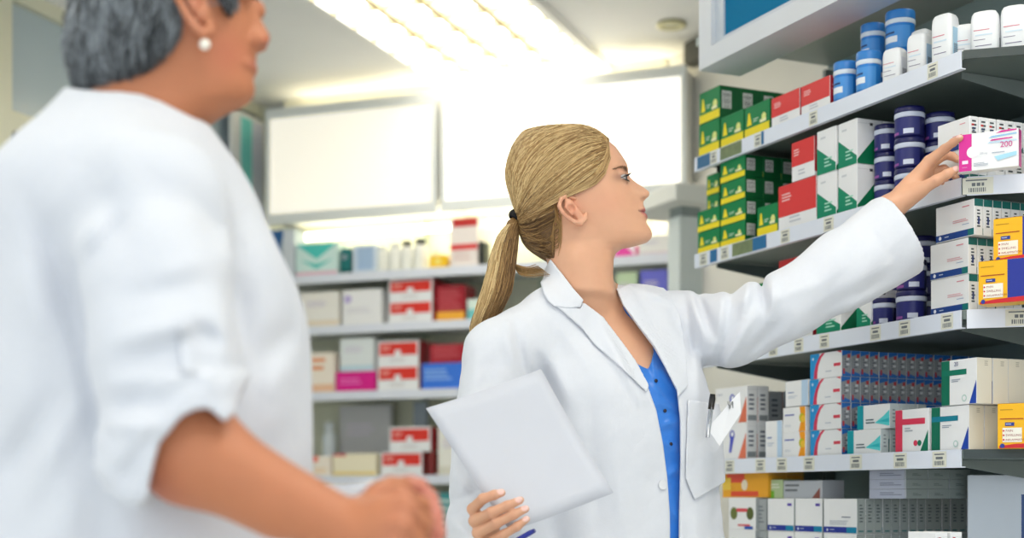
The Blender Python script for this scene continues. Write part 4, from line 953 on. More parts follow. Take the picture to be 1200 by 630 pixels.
HANDL = [  # the reaching hand: index, middle, ring, little, thumb
    (FP([(1068, 214, 2.765), (1089, 189, 2.752), (1107, 174.5, 2.728), (1117, 167, 2.706), (1125, 161.5, 2.690)]), [.013, .0115, .0088, .0076, .0062]),
    (FP([(1067, 218, 2.775), (1089, 193, 2.772), (1107, 181.5, 2.772), (1116, 183, 2.766), (1122, 187, 2.76)]), [.013, .011, .0086, .0076, .0064]),
    (FP([(1068, 223, 2.782), (1088, 201, 2.785), (1106, 198, 2.785), (1115, 203, 2.778), (1121, 208, 2.77)]), [.012, .0105, .0082, .0072, .006]),
    (FP([(1069, 228, 2.785), (1086, 210, 2.792), (1100, 210, 2.792), (1108, 214, 2.788), (1113, 217, 2.782)]), [.011, .0095, .0072, .0064, .0055]),
    (FP([(1062, 232, 2.755), (1081, 221, 2.738), (1097, 211.5, 2.722), (1110, 204, 2.713), (1120.5, 198.5, 2.712)]), [.014, .0125, .0105, .0092, .0072])]
HANDR = [  # the hand on the sheet
    (FP([(572, 622, 2.47), (554, 596, 2.437), (566, 584, 2.409), (579, 579.5, 2.402), (588, 577, 2.403)]), [.011, .0095, .0085, .0078, .0066]),
    (FP([(574, 632, 2.475), (556, 610, 2.437), (576, 600, 2.406), (595, 592, 2.4), (609, 586, 2.401)]), [.011, .0098, .0088, .008, .0066]),
    (FP([(578, 642, 2.48), (560, 624, 2.437), (582, 612.5, 2.408), (602, 602.5, 2.4), (616, 596, 2.401)]), [.011, .0096, .0086, .0078, .0064]),
    (FP([(584, 652, 2.48), (570, 637, 2.44), (590, 626, 2.412), (606, 616.5, 2.402), (617, 608, 2.402)]), [.0105, .009, .008, .0072, .006]),
    (FP([(575, 640, 2.50), (574, 618, 2.478), (588, 602, 2.462), (602, 592, 2.455), (610, 586, 2.452)]), [.013, .012, .010, .009, .007])]
def hand_field(P, H, wrist, palm, kf=.0035):
    f = None
    for pts, rad in H:
        c_ = chain(P, pts, rad, .004); f = c_ if f is None else smin(f, c_, kf)
    for a, b, ra, rb in palm: f = smin(f, cap(P, a, b, ra, rb), .012)
    return f
zt_ = lambda py: Wn(0, py, 2.75)[2]
CF = [  # creases of the coat
 (700, 372, 2.68, 752, 470, 2.65, 4, 9), (690, 385, 2.68, 745, 480, 2.65, -4, 10), (655, 380, 2.66, 700, 440, 2.63, 4, 14), (604, 385, 2.62, 616, 445, 2.60, -10, 10), (592, 380, 2.6, 604, 430, 2.6, 7, 13), (632, 400, 2.62, 668, 470, 2.62, 6, 14), (640, 425, 2.62, 655, 500, 2.62, -6, 14), (560, 410, 2.62, 552, 460, 2.6, 4, 18),
 (535, 560, 2.6, 556, 596, 2.57, 6, 10), (528, 590, 2.6, 560, 575, 2.57, -5, 8), (530, 610, 2.6, 552, 630, 2.57, 5, 9), (640, 470, 2.62, 660, 600, 2.63, 4, 20), (690, 470, 2.62, 700, 620, 2.64, -5, 16), (720, 500, 2.64, 730, 630, 2.65, 4, 16),
 (818, 346, 2.82, 838, 395, 2.78, -10, 9), (808, 345, 2.83, 826, 400, 2.79, 7, 9), (846, 345, 2.78, 846, 400, 2.75, 6, 10), (858, 342, 2.76, 842, 420, 2.74, -9, 9), (878, 328, 2.74, 870, 368, 2.73, 12, 11), (893, 330, 2.74, 897, 362, 2.72, -15, 8), (906, 326, 2.74, 902, 372, 2.72, 10, 11), (886, 362, 2.70, 850, 424, 2.72, 8, 11), (866, 362, 2.71, 842, 424, 2.72, -8, 10), (920, 372, 2.69, 870, 420, 2.71, -6, 13), (905, 350, 2.7, 960, 330, 2.69, 4, 14),
 (1000, 262, 2.72, 960, 340, 2.68, 3, 16), (1040, 320, 2.68, 950, 372, 2.69, -4, 14), (1066, 326, 2.69, 985, 366, 2.7, 4, 12), (1015, 262, 2.7, 1050, 310, 2.67, -3, 14), (812, 405, 2.76, 820, 470, 2.72, 4, 10), (826, 430, 2.76, 832, 520, 2.73, -4, 11), (748, 336, 2.78, 790, 356, 2.8, 4, 8), (805, 350, 2.83, 812, 430, 2.78, -4, 6),
 (815, 600, 2.72, 820, 680, 2.72, 4, 12), (835, 540, 2.74, 842, 640, 2.75, -4, 12), (575, 430, 2.58, 560, 520, 2.57, -4, 14)]
def coat_base(P):
    f = loft(P, trows(.002), AX, 2.35)
    f = smax(f, np.maximum(P[:, 2]-zt_(352), .5-P[:, 2]), .05)
    f = smin(f, chain(P, [Wn(700, 378, 2.80), Wn(655, 375, 2.73), S_R], [.062, .064, .066], .02), .03)
    f = smin(f, chain(P, [S_R, Wn(573, 500, 2.64), Wn(568, 620, 2.63), Wn(578, 656, 2.53)], [.066, .066, .066, .06], .02), .018)
    f = smin(f, chain(P, [Wn(722, 372, 2.80), S_L], [.062, .068], .02), .03)
    f = smin(f, cap(P, Wn(612, 540, 2.70), Wn(622, 720, 2.70), .05, .07), .03)
    cd = WL-EL; cd = cd/np.linalg.norm(cd); CU = Wn(1053, 276, 2.75)
    s = chain(P, [S_L, Wn(860, 386, 2.79), Wn(925, 357, 2.75), Wn(985, 318, 2.745), CU], [.070, .067, .062, .070, .081], .02); dq_ = A3(CU)-A3(Wn(985, 318, 2.745)); dq_ /= np.linalg.norm(dq_); s = smin(s, cap(P, CU, CU+.09*dq_, .081, .094), .01)
    c_ = A3(CU)-0; nrm_ = A3(Wn(1131, 229, 2.76)-CU); nrm_ /= np.linalg.norm(nrm_)
    s = smax(s, (P-c_)@nrm_, .0015)
    ax_ = A3(CU)-A3(Wn(985, 318, 2.745)); ax_ /= np.linalg.norm(ax_); inner = cap(P, A3(CU)-.035*ax_, A3(CU)+.12*ax_, .056, .066)
    s = smax(s, -inner, .004)
    f = smin(f, s, .022)
    f = folds(P, f, CF, 0, 1.25)-wob(P, .0024, 24, 1)-wob(P, .0009, 75, 2)
    return f
def ph_skin(P):
    f = head_field(P, HP)
    # eyelids with an almond slit
    for sg_ in (-1, 1):
        e = HS(727, 208.6, 19*sg_); s_ = np.linalg.norm(P-A3(e), axis=1)-.0140
        u = (P[:, 0]-e[0])*hk; v = -(P[:, 2]-e[2])*hk; y = (P[:, 1]-e[1])*hk*sg_
        slit = np.maximum(np.abs(v+.12*u-.3*(y-2)*0)-np.clip(3.3*(1-((y-1)/10.5)**2), 0, 4), -u+.5)/hk
        lid = np.maximum(s_, -slit)
        f = np.maximum(smin(f, lid, .0035), -np.maximum(slit, s_-.001))
        f = smin(f, ell(P, HW(748.5, 229.5, 7.5*sg_), (.0085, .006, .0062)), .004)           # wing of the nose
        f = smax(f, -(np.linalg.norm(P-A3(HW(753, 233.5, 4.6*sg_)), axis=1)-.0028), .003)    # nostril
        f = smin(f, ell(P, HW(752.8, 253.5, 5*sg_), (.006, .012, .0042)), .004)
        f = smin(f, ell(P, HW(751.5, 246.5, 5*sg_), (.0055, .012, .0032)), .0035)
        # ear
        pts = [HS(u_, v_, sg_*yy) for (u_, v_), yy in zip(EAR, EARY)]
        ear = chain(P, pts, [.0028, .003, .0034, .0034, .0034, .0036, .0042, .0046, .004, .003], .003)
        ear = smin(ear, cap(P, HS(666, 238, 46.5*sg_), HS(679, 254, 44.5*sg_), .0085, .0075), .005)
        ear = smin(ear, chain(P, [HS(664, 236, 50*sg_), HS(663, 243, 51*sg_), HS(670, 251, 49*sg_)], [.0024, .0026, .0022], .002), .003)
        ear = smax(ear, -ell(P, HS(671, 243.5, 52*sg_), (.0062, .009, .0075)), .003)
        ear = smin(ear, ell(P, HS(677.5, 247, 46.5*sg_), (.0028, .004, .0045)), .003)
        f = smin(f, ear, .004)
    # neck, shoulders, chest
    f = smin(f, cap(P, HW(676, 285), HW(683, 345, 4), .049, .054), .02)
    f = smin(f, cap(P, Wn(672, 304, 2.70), Wn(706, 342, 2.725), .008, .007), .03)       # neck tendon
    t = loft(P, trows(-.024), AX, 2.3)
    t = smax(t, np.maximum(P[:, 2]-Wn(0, 352, 2.75)[2], .85-P[:, 2]), .04)
    f = smin(f, t, .035)
    f = smin(f, chain(P, [Wn(690, 352, 2.79), S_L-np.array([0, 0, .015]), EL, WL], [.05, .048, .037, .0255], .03), .03)
    f = smin(f, chain(P, [Wn(680, 358, 2.77), S_R-np.array([-.02, 0, .02]), Wn(572, 628, 2.66), Wn(586, 662, 2.52)], [.045, .042, .036, .027], .02), .015)
    uu, vv = pix(P); out = np.clip((362-vv)/16, 0, 1)+np.clip((546-uu)/10, 0, 1)+np.clip((uu-880)/10, 0, 1)+np.clip((2.55-P[:, 1])/.02, 0, 1)+np.clip(np.minimum(uu-682, 794-uu)/10, 0, 1)
    f = np.maximum(f, coat_base(P)+.005-3*np.minimum(out, 1))
    h = hand_field(P, HANDL, None, [(WL, Wn(1070, 219, 2.765), .0245, .019), (Wn(1060, 226, 2.77), Wn(1083, 202, 2.768), .018, .0135), (Wn(1062, 230, 2.775), Wn(1082, 210, 2.782), .017, .0125), (WL, Wn(1074, 226, 2.748), .022, .0135)])
    f = smin(f, h, .012)
    h2 = hand_field(P, HANDR, None, [(Wn(586, 662, 2.52), Wn(575, 632, 2.475), .026, .02), (Wn(582, 655, 2.5), Wn(566, 616, 2.462), .022, .0155)])
    f = smin(f, h2, .012)
    return f
NAILS = [(HANDL[4][0], (-.1, -1, .25), .0074), (HANDL[0][0], (-.3, -.4, .9), .006)]+[(h_[0], (-.15, -.85, .45), .0066) for h_ in HANDR[:4]]
def ph_cols(V):
    b = linc(225, 172, 139); c_ = np.tile(b, (len(V), 1))
    k = F/HP['Y']; u = CX+V[:, 0]*k; v = HY-(V[:, 2]-CAMZ)*k; y = (V[:, 1]-HP['Y'])*k
    def mixin(col, m): c_[:] = c_+(linc(*col)-c_)*m[:, None]
    un, vn = hsuv(V); mixin((226, 158, 130), .4*np.exp(-((un-712)/24)**2-((vn-237)/15)**2))
    lip = 1/(1+np.exp(-(1-((v-250.5)/6.2)**2-(np.abs(y)/17)**2-((u-757)/11)**2)*9))
    mixin((186, 104, 104), .9*lip*(u > 738))
    mixin((124, 62, 62), .8*np.exp(-((v-249.7-.0*(u-755))/1.1)**2)*(np.abs(y) < 15)*(u > 745.5))
    mixin((120, 84, 76), .6*np.exp(-((vn-207)/5.5)**2-((un-727)/10)**2)*(np.abs(y) > 9))
    mixin((224, 140, 116), .4*np.exp(-((un-668)/16)**2-((vn-246)/16)**2)*(np.abs(y) > 40))
    for pts, n, r in NAILS:
        tip = A3(pts[-1]); prev = A3(pts[-2]); d = (tip-prev)/np.linalg.norm(tip-prev); ctr = tip-d*.001+A3(n)/np.linalg.norm(n)*.0058
        q = np.linalg.norm(V-ctr, axis=1); mixin((246, 206, 196), np.clip((.0068-q)/.0012, 0, 1))
    for pts, rad in HANDL+HANDR:      # redder knuckles and finger tips
        for j in (2, 3): mixin((214, 140, 116), .25*np.exp(-(np.linalg.norm(V-A3(pts[j]), axis=1)/.011)**2))
    return c_
skin_m = mat((0, 0, 0), .42, .04, 60, attr='Col', bump=.05, bscale=700, spec=.4, sss=.12)
body = under(solid('body', ph_skin, (-.16, 2.34, .86), (.92, 3.02, 1.72), .0021, skin_m, None, ph_cols), ph)

# eyes, lashes, brows
for sg_ in (-1, 1):
    e = HS(727, 208.6, 19*sg_); n = 24; vs = []; cs = []
    r_ = .0128
    bm = bmesh.new(); bmesh.ops.create_uvsphere(bm, u_segments=32, v_segments=24, radius=r_)
    V = np.array([v.co[:] for v in bm.verts]); FQ = [[v.index for v in f.verts] for f in bm.faces]; bm.free()
    g = V/r_; dt = g@np.array([.985, .15*sg_*-1*0+.12*sg_, .02]); cc = np.tile(linc(190, 182, 178), (len(V), 1))
    cc[dt > .82] = linc(62, 66, 66); cc[dt > .955] = linc(14, 14, 16)
    me = bpy.data.meshes.new('eye'); me.from_pydata([tuple(v) for v in V+e], [], FQ); at = me.color_attributes.new('Col', 'FLOAT_COLOR', 'POINT')
    at.data.foreach_set('color', np.concatenate([cc, np.ones((len(cc), 1))], 1).astype(f32).ravel())
    under(link('eye', me, mat((0, 0, 0), .08, .0, 5, attr='Col', spec=.6), None, True), ph)
    L = []
    for i in range(26):
        a = -8+18*i/25; yy = 19*sg_+a*sg_; u0 = 727+math.sqrt(max(1, 8.7**2-a*a*.8)); v0 = 208.6-.12*(u0-727)-3.3*(1-((a-1)/10.5)**2)
        L.append(bez([HS(u0-.6, v0+.2, yy), HS(u0+2.2, v0-.3, yy+a*.08*sg_), HS(u0+4.3, v0-2.6, yy+a*.18*sg_)], 6))
    for i in range(16):
        a = -7+15*i/15; yy = 19*sg_+a*sg_; u0 = 727+math.sqrt(max(1, 8.7**2-a*a*.8)); v0 = 208.6-.12*(u0-727)+3.3*(1-((a-1)/10.5)**2)
        L.append(bez([HS(u0-.6, v0-.2, yy), HS(u0+1, v0+.5, yy), HS(u0+2, v0+1.6, yy)], 6))
    under(strands('eyelashes', L, np.full(len(L), .0008), np.tile(linc(36, 26, 24), (len(L), 1)), mat((0, 0, 0), .5, 0, 5, attr='Col'), None), ph)
    hb_bvh = bvh_of(body)
    L = []
    for i in range(110):
        t = RNG.uniform(0, 1); a = -10+24*t; yy = sg_*(19+a); v0 = 200-5*math.sin(min(1, t*1.15)*math.pi*.72)+RNG.normal(0, 1.1)*(1-.5*t)+1.5*t
        o = Vector(HS(790, v0, yy)); hit = hb_bvh.ray_cast(o, Vector((-1, 0, 0)))
        if hit[0] is None: continue
        p = np.array(hit[0]); d = np.array([-.0025*t, .0035*sg_, .0022*(1-t*1.3)])
        L.append(np.array([p-d*.2+np.array([.0001, 0, 0]), p+d*.5+np.array([.0008, 0, 0]), p+d*1.2+np.array([.0006, 0, 0])]))
    if L: under(strands('eyebrow', L, np.full(len(L), .00042), np.tile(linc(158, 120, 90), (len(L), 1)), mat((0, 0, 0), .5, 0, 5, attr='Col'), None), ph)

# ---- hair
HAIRP = [(714, 163), (713, 176), (707, 192), (699, 207), (684, 219), (668, 226), (657, 230), (652.5, 240), (655, 252), (650, 262), (651, 280), (651, 304), (632, 300), (618, 292), (590, 270), (580, 200), (600, 140), (690, 130)]
def hair_cap(P):
    k = hk; u, v = hsuv(P)
    pd = poly2(u, v, HAIRP)/k; f = head_field(P, HP)-(.0015+.0075*np.clip(-pd/.034, 0, 1)**.7)
    c_ = ell(P, HW(634, 270), (.030, .042, .034)); f = smin(f, c_, .02)
    return smax(f, pd, .004)
hair_m = mat((0, 0, 0), .42, .10, 40, attr='Col', spec=.35)
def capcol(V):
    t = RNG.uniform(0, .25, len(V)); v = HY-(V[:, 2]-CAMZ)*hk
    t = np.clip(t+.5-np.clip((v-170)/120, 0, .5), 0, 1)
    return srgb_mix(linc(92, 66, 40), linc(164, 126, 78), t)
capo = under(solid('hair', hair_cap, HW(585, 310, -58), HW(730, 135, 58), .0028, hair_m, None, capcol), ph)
hbvh = bvh_of(capo); hc = Vector(HW(660, 225)); TIE = HW(607, 256)
def on_hair(p, off):
    d = (Vector(p)-hc); L_ = d.length; d.normalize(); h_ = hbvh.ray_cast(hc+d*.3, -d)
    if h_[0] is None: return np.array(p)
    return np.array(h_[0]+d*off) if (h_[0]-hc).length > .02 else np.array(p)
P_, Cl, Rd = [], [], []
me = capo.data; npoly = len(me.polygons); areas = np.zeros(npoly, f32); me.polygons.foreach_get('area', areas)
cent = np.zeros(npoly*3, f32); me.polygons.foreach_get('center', cent); cent = cent.reshape(-1, 3); nrm = np.zeros(npoly*3, f32); me.polygons.foreach_get('normal', nrm); nrm = nrm.reshape(-1, 3)
ok = ((cent-np.array(hc))*nrm).sum(1) > .02; pr_ = areas*ok; pr_ /= pr_.sum()
d1 = (Vector(TIE)-hc).normalized()
light, dark, mid = linc(234, 206, 152), linc(104, 76, 46), linc(176, 138, 86)
def crosses(pts):
    for q in pts[1:-2]:
        loc, nr, ix, ds = hbvh.find_nearest(Vector(q))
        if ds > .006: return True
    return False
for i in RNG.choice(npoly, 3600, p=pr_):
    p = cent[i]; d0 = (Vector(p)-hc).normalized(); ang = d0.angle(d1)
    if ang < .12: continue
    pts = []; off = RNG.uniform(.0006, .0024); K = 11; jit = RNG.normal(0, .05)
    for t in np.linspace(0, 1, K):
        d = d0.slerp(d1, t); d = (d+Vector((0, 0, -1))*.16*math.sin(math.pi*t)*(.3 if p[2] < hc.z else 1)+Vector((0, 1, 0))*jit*math.sin(math.pi*t)).normalized()
        pts.append(on_hair(hc+d*.1, off) if t < .93 else np.array(TIE)+np.array(d0)*.008+RNG.normal(0, .002, 3))
    if crosses(pts): continue
    P_.append(pts); v = HY-(p[2]-CAMZ)*hk
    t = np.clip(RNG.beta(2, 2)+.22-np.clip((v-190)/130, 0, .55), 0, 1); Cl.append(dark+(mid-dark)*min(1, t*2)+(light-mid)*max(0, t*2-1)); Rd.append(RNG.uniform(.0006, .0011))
# side sweep from the parting over the temple to the tie, both sides
for sg_ in (-1, 1):
    for i in range(260):
        s_ = RNG.uniform(0, 1); w_ = RNG.normal(0, 1)
        g_ = [(690+10*s_, 151+5*s_, 14*sg_), (710+5*s_, 166+8*s_, 30*sg_), (706+6*s_, 190+8*s_, 41*sg_), (690+8*s_, 209+7*s_, 45.5*sg_), (672+5*s_, 219+6*s_, 47.5*sg_), (650, 232+6*s_, 48*sg_), (630, 246+2*s_, 38*sg_), (609, 256, 6*sg_)]
        pts = bez([HS(a, b, c_) for a, b, c_ in g_], 18); o = []
        for j, p in enumerate(pts):
            q = None
            if q is None:
                hb_ = Vector(p); loc, nr, idx, dist = hb_bvh.find_nearest(hb_)
                sd = (hb_-loc).dot(nr); q = np.array(p)+np.array(nr)*(max(0, .003-sd)) if sd < .003 else np.array(p)
                loc, nr, idx, dist = hbvh.find_nearest(Vector(q)); sd = (Vector(q)-loc).dot(nr)
                if sd < .001: q = np.array(loc)+np.array(nr)*.0015
            o.append(q+RNG.normal(0, .0004, 3))
        if sg_*(o[8][1]-HP['Y']) < .02: continue
        P_.append(bez(o[::2]+[o[-1]], 11)); t = RNG.beta(2, 1.6); Cl.append(dark+(mid-dark)*min(1, t*2)+(light-mid)*max(0, t*2-1)); Rd.append(RNG.uniform(.0006, .0010))
for i in range(150):
    e = RNG.normal(0, 1.3); sg_ = RNG.choice([-1, 1]); ln_ = RNG.uniform(.55, 1)
    pts = bez([HS(652+e, 240, 44*sg_), HS(654+e, 256, 41*sg_), HS(653+e-1, 240+42*ln_, 38*sg_), HS(649+e-2, 240+60*ln_, 32*sg_)], 11); o = []
    for q in pts:
        loc, nr, ix, ds = hb_bvh.find_nearest(Vector(q)); l2, n2, ix, d2 = hbvh.find_nearest(Vector(q))
        o.append(np.array(l2+n2*.0014) if d2 < ds else np.array(loc+nr*.0012))
    if max(np.linalg.norm(o[j+1]-o[j]) for j in range(10)) < .016: P_.append(o); Cl.append(dark+(mid-dark)*RNG.uniform(.3, 1.2)); Rd.append(.0007)
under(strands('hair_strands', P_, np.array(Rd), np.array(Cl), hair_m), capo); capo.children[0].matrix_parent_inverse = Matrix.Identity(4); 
# ponytail
guide = bez([HW(608, 256, 0), HW(599, 267, -3), HW(592, 290, -6), HW(587, 318, -8), HW(581, 345, -10), HW(572, 368, -10), HW(560, 392, -6)], 24)
prad = np.interp(np.linspace(0, 1, 24), [0, .1, .35, .7, .9, 1], [.010, .015, .026, .033, .028, .016])
def tail_core(P): return chain(P, [g_ for g_ in guide[::3]], list(prad[::3]*.62), .01)
tail = under(solid('ponytail', tail_core, HW(530, 420, -60), HW(640, 240, 50), .003, hair_m, None, lambda V: np.tile(linc(140, 106, 64), (len(V), 1))), ph)
P_, Cl, Rd = [], [], []
for i in range(2600):
    a = RNG.uniform(0, 2*math.pi); rr = math.sqrt(RNG.uniform(.25, 1)); e = RNG.uniform(.86, 1.06)
    ox, oz = math.cos(a)*rr, math.sin(a)*rr; pts = []
    for j, t in enumerate(np.linspace(0, min(e, 1), 14)):
        g_ = np.array([np.interp(t, np.linspace(0, 1, 24), guide[:, c_]) for c_ in range(3)]); r_ = np.interp(t, np.linspace(0, 1, 24), prad)
        pts.append(g_+np.array([ox*r_*.97, oz*r_*.8, ox*r_*.25])+RNG.normal(0, .0005, 3)+(np.array([0, 0, -.012*(e-1)]) if e > 1 else 0))
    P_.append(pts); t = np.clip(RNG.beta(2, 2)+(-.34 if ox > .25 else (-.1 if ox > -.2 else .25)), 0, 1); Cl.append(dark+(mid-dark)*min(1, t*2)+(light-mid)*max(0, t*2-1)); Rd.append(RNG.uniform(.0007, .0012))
for i in range(90):   # wisps that lift towards the collar
    s_ = RNG.normal(0, 1)
    P_.append(bez([HW(604, 266, -4), HW(597+s_, 292, -8), HW(602+s_, 312+2*s_, -10), HW(616, 320+2.5*s_, -14), HW(636+4*s_, 319+3*s_, -22)], 14)); Cl.append(dark+(mid-dark)*RNG.uniform(.1, 1)); Rd.append(RNG.uniform(.0006, .001))
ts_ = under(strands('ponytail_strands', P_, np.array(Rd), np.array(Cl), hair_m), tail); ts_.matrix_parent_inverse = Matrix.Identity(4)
# tie
def tie_f(P):
    a = A3(HW(606.5, 255.5)); d = A3(guide[1]-guide[0]); d /= np.linalg.norm(d); q = P-a; h_ = q@d; r_ = np.linalg.norm(q-h_[:, None]*d, axis=1)
    return np.sqrt((r_-.0125)**2+(h_*.75)**2)-.0062+.0007*np.sin(np.arctan2(q[:, 1], q[:, 2]-q[:, 0])*17)
under(solid('hair_tie', tie_f, HW(585, 280, -22), HW(628, 232, 22), .0016, mat((16, 16, 20), .8, .2, 90)), ph)

# ---- blouse and coat
zt_ = lambda py: Wn(0, py, 2.75)[2]
BLF = [(762, 440, 2.655, 774, 470, 2.655, 4, 7), (772, 428, 2.66, 790, 455, 2.67, 4, 8), (770, 470, 2.65, 792, 480, 2.66, 4, 7), (774, 500, 2.65, 794, 492, 2.66, 4, 7), (776, 515, 2.65, 795, 530, 2.66, 4, 8), (782, 560, 2.65, 796, 545, 2.66, 4, 7), (764, 424, 2.66, 770, 447, 2.655, 4, 5), (784, 590, 2.65, 795, 610, 2.66, 3, 8)]
BLP = [(715, 395), (728, 408), (744, 424), (752, 429), (759.5, 432), (763, 424), (766, 412), (764, 400), (790, 395), (830, 420), (850, 700), (650, 700), (690, 500)]
def blouse_f(P):
    f = loft(P, trows(-.016), AX, 2.3); f = folds(P, f, BLF, 0, 1.0)-wob(P, .0018, 85, 3); u, v = pix(P)
    f = smax(f, np.maximum(P[:, 2]-zt_(350), .9-P[:, 2]), .01)
    return np.maximum(f, np.where(P[:, 1] < 2.75, poly2(u, v, BLP)/620, -1))
blouse = under(solid('blouse', blouse_f, (.05, 2.58, .88), (.42, 2.95, 1.36), .0022, mat((42, 124, 218), .3, .12, 25, sheen=.3, bump=.1, bscale=260)), ph)
for (x, y) in ((768.5, 446), (779, 481), (786, 520)):
    b = MB(); b.lathe([(.0008, 0), (.0032, .0004), (.0036, .0014), (.003, .0024), (.001, .0027)], 14)
    o = b.build('button', mat((50, 46, 60), .2, .1, 30, metal=.3)); bb = bvh_of(blouse); d = (W(x, y, 3)-Vector((0, 0, 1))).normalized(); h_ = bb.ray_cast(Vector((0, 0, 1)), d)
    if h_[0] is not None:
        o.location = h_[0]; o.rotation_euler = h_[1].to_track_quat('Z', 'Y').to_euler()
        bpy.context.view_layer.update(); o.parent = blouse; o.matrix_parent_inverse = (Matrix.Translation(Vector(ph.location)) @ blouse.matrix_parent_inverse).inverted()
OPEN = [(690, 300), (672, 340), (683, 353), (706, 372), (728, 401), (744, 423), (759, 452), (769, 480), (777, 520), (782, 560), (785, 600), (786, 720), (795, 720), (795.5, 600), (797, 540), (796.5, 490), (793, 458), (779, 430), (766, 407), (747, 382), (730, 358), (721, 338), (716, 322), (700, 290)]
def coat_f(P):
    f = coat_base(P); u, v = pix(P)
    front = P[:, 1]-(2.83+.5*(P[:, 0]-.2))
    f = smax(f, -np.maximum(poly2(u, v, OPEN)/620, front*.8), .004)
    nk = cap(P, HW(679, 300, 4), HW(684, 372, 6), .056, .062)
    return smax(f, -nk, .006)
coat_m = mat((225, 228, 235), .78, .02, 120, bump=.12, bscale=420, spec=.25, sheen=.15)
coat = under(solid('lab_coat', coat_f, (-.17, 2.46, .5), (.86, 3.06, 1.56), .0036, coat_m), ph)
def patch(name, poly, off, th, m, parent, vox=.0022, base=coat_base, ymax=2.86, lift=None, pad=.02):
    x0, x1 = min(p[0] for p in poly), max(p[0] for p in poly); y0, y1 = min(p[1] for p in poly), max(p[1] for p in poly)
    def f(P):
        u, v = pix(P); o = off
        if lift: o = off+lift(u, v)
        return np.maximum(smax(np.abs(base(P)-o)-th/2, poly2(u, v, poly)/620, .0015), P[:, 1]-ymax)
    a = Wn(x0, y1, 2.55); b = Wn(x1, y0, 2.9); a2 = Wn(x0, y1, 2.9); b2 = Wn(x1, y0, 2.55)
    lo_ = (min(a[0], a2[0])-pad, 2.5, min(a[2], a2[2])-pad); hi_ = (max(b[0], b2[0])+pad, ymax+.01, max(b[2], b2[2])+pad)
    o = under(solid(name, f, lo_, hi_, vox, m), ph)
    if o and parent is not ph: o.parent = parent; o.matrix_parent_inverse = (Matrix.Translation(Vector(ph.location)) @ parent.matrix_parent_inverse).inverted() @ Matrix.Identity(4)
    return o
# collar: a stand round the neck falling onto the shoulders
def collar_base(P):
    return smin(coat_base(P), cap(P, HW(676, 292, 4), HW(685, 360, 6), .057, .064), .022)
patch('collar', [(645, 303), (637, 318), (632.5, 329), (636, 341), (641, 351), (649, 359), (664, 361), (680, 360), (684, 351.5), (672, 338), (660, 322)], .006, .0045, coat_m, coat, base=collar_base)
def collar_back(P):
    ax0, ax1 = A3(HW(678, 318, 6)), A3(HW(684, 362, 8)); d = ax1-ax0; d = d/np.linalg.norm(d); q = P-ax0; h_ = q@d; r_ = np.linalg.norm(q-h_[:, None]*d, axis=1)
    cone = np.abs(r_-(.0625+.42*np.clip(h_-.004, 0, 1)))-.0024
    return np.maximum(np.maximum(cone, np.maximum(-h_-.010, h_-.064)), 2.775-P[:, 1])
under(solid('collar', collar_back, HW(560, 420, -90), HW(800, 290, 110), .0024, coat_m), ph)
patch('lapel', [(650, 357), (680, 361), (684, 354), (707, 371), (729, 400), (745, 422), (761, 452), (757, 459), (726, 429), (697, 404), (682, 385)], .0045, .004, coat_m, coat)
patch('lapel', [(722, 338), (741, 331), (770, 330), (785, 344), (797, 370), (804, 410), (806, 452), (794, 466), (793, 456), (779, 429), (767, 406), (748, 381), (730, 357)], .0045, .004, coat_m, coat)
patch('pocket', [(806, 468), (858, 474), (866, 500), (864, 556), (814, 586), (803, 560)], .004, .004, coat_m, coat)
for (x, y) in ((776, 568),):
    b = MB(); b.lathe([(.001, .001), (.0085, .0008), (.0095, .0018), (.0085, .003), (.006, .0024), (.001, .0022)], 20)
    o = b.build('button', mat((228, 230, 234), .35, .02, 30)); bb = bvh_of(coat); d = (W(x, y, 3)-Vector((0, 0, 1))).normalized(); h_ = bb.ray_cast(Vector((0, 0, 1)), d)
    o.location = h_[0]+h_[1]*.001; o.rotation_euler = h_[1].to_track_quat('Z', 'Y').to_euler(); o.parent = coat; o.matrix_parent_inverse = (Matrix.Translation(Vector(ph.location)) @ coat.matrix_parent_inverse).inverted()
# trousers and shoes, below the frame
lg = MB()
for dx, dy in ((-.085, -.045), (.085, .045)):
    cx_, cy_ = ph.location.x+dx, 2.78+dy
    lg.tube([(cx_, cy_, .88), (cx_, cy_, .5), (cx_, cy_, .08)], [.085, .065, .06], 16)
under(lg.build('trousers', mat((50, 54, 66), .8, .05, 40)), ph)
for dx, dy in ((-.085, -.045), (.085, .045)):
    b = MB(); cx_, cy_ = ph.location.x+dx, 2.78+dy
    b.tube([(cx_-.05, cy_+.05, .045), (cx_, cy_, .05), (cx_+.09, cy_-.1, .04), (cx_+.13, cy_-.15, .032)], [.03, .045, .045, .025], 14)
    under(b.build('shoe', mat((30, 30, 34), .4, .05, 40)), ph)

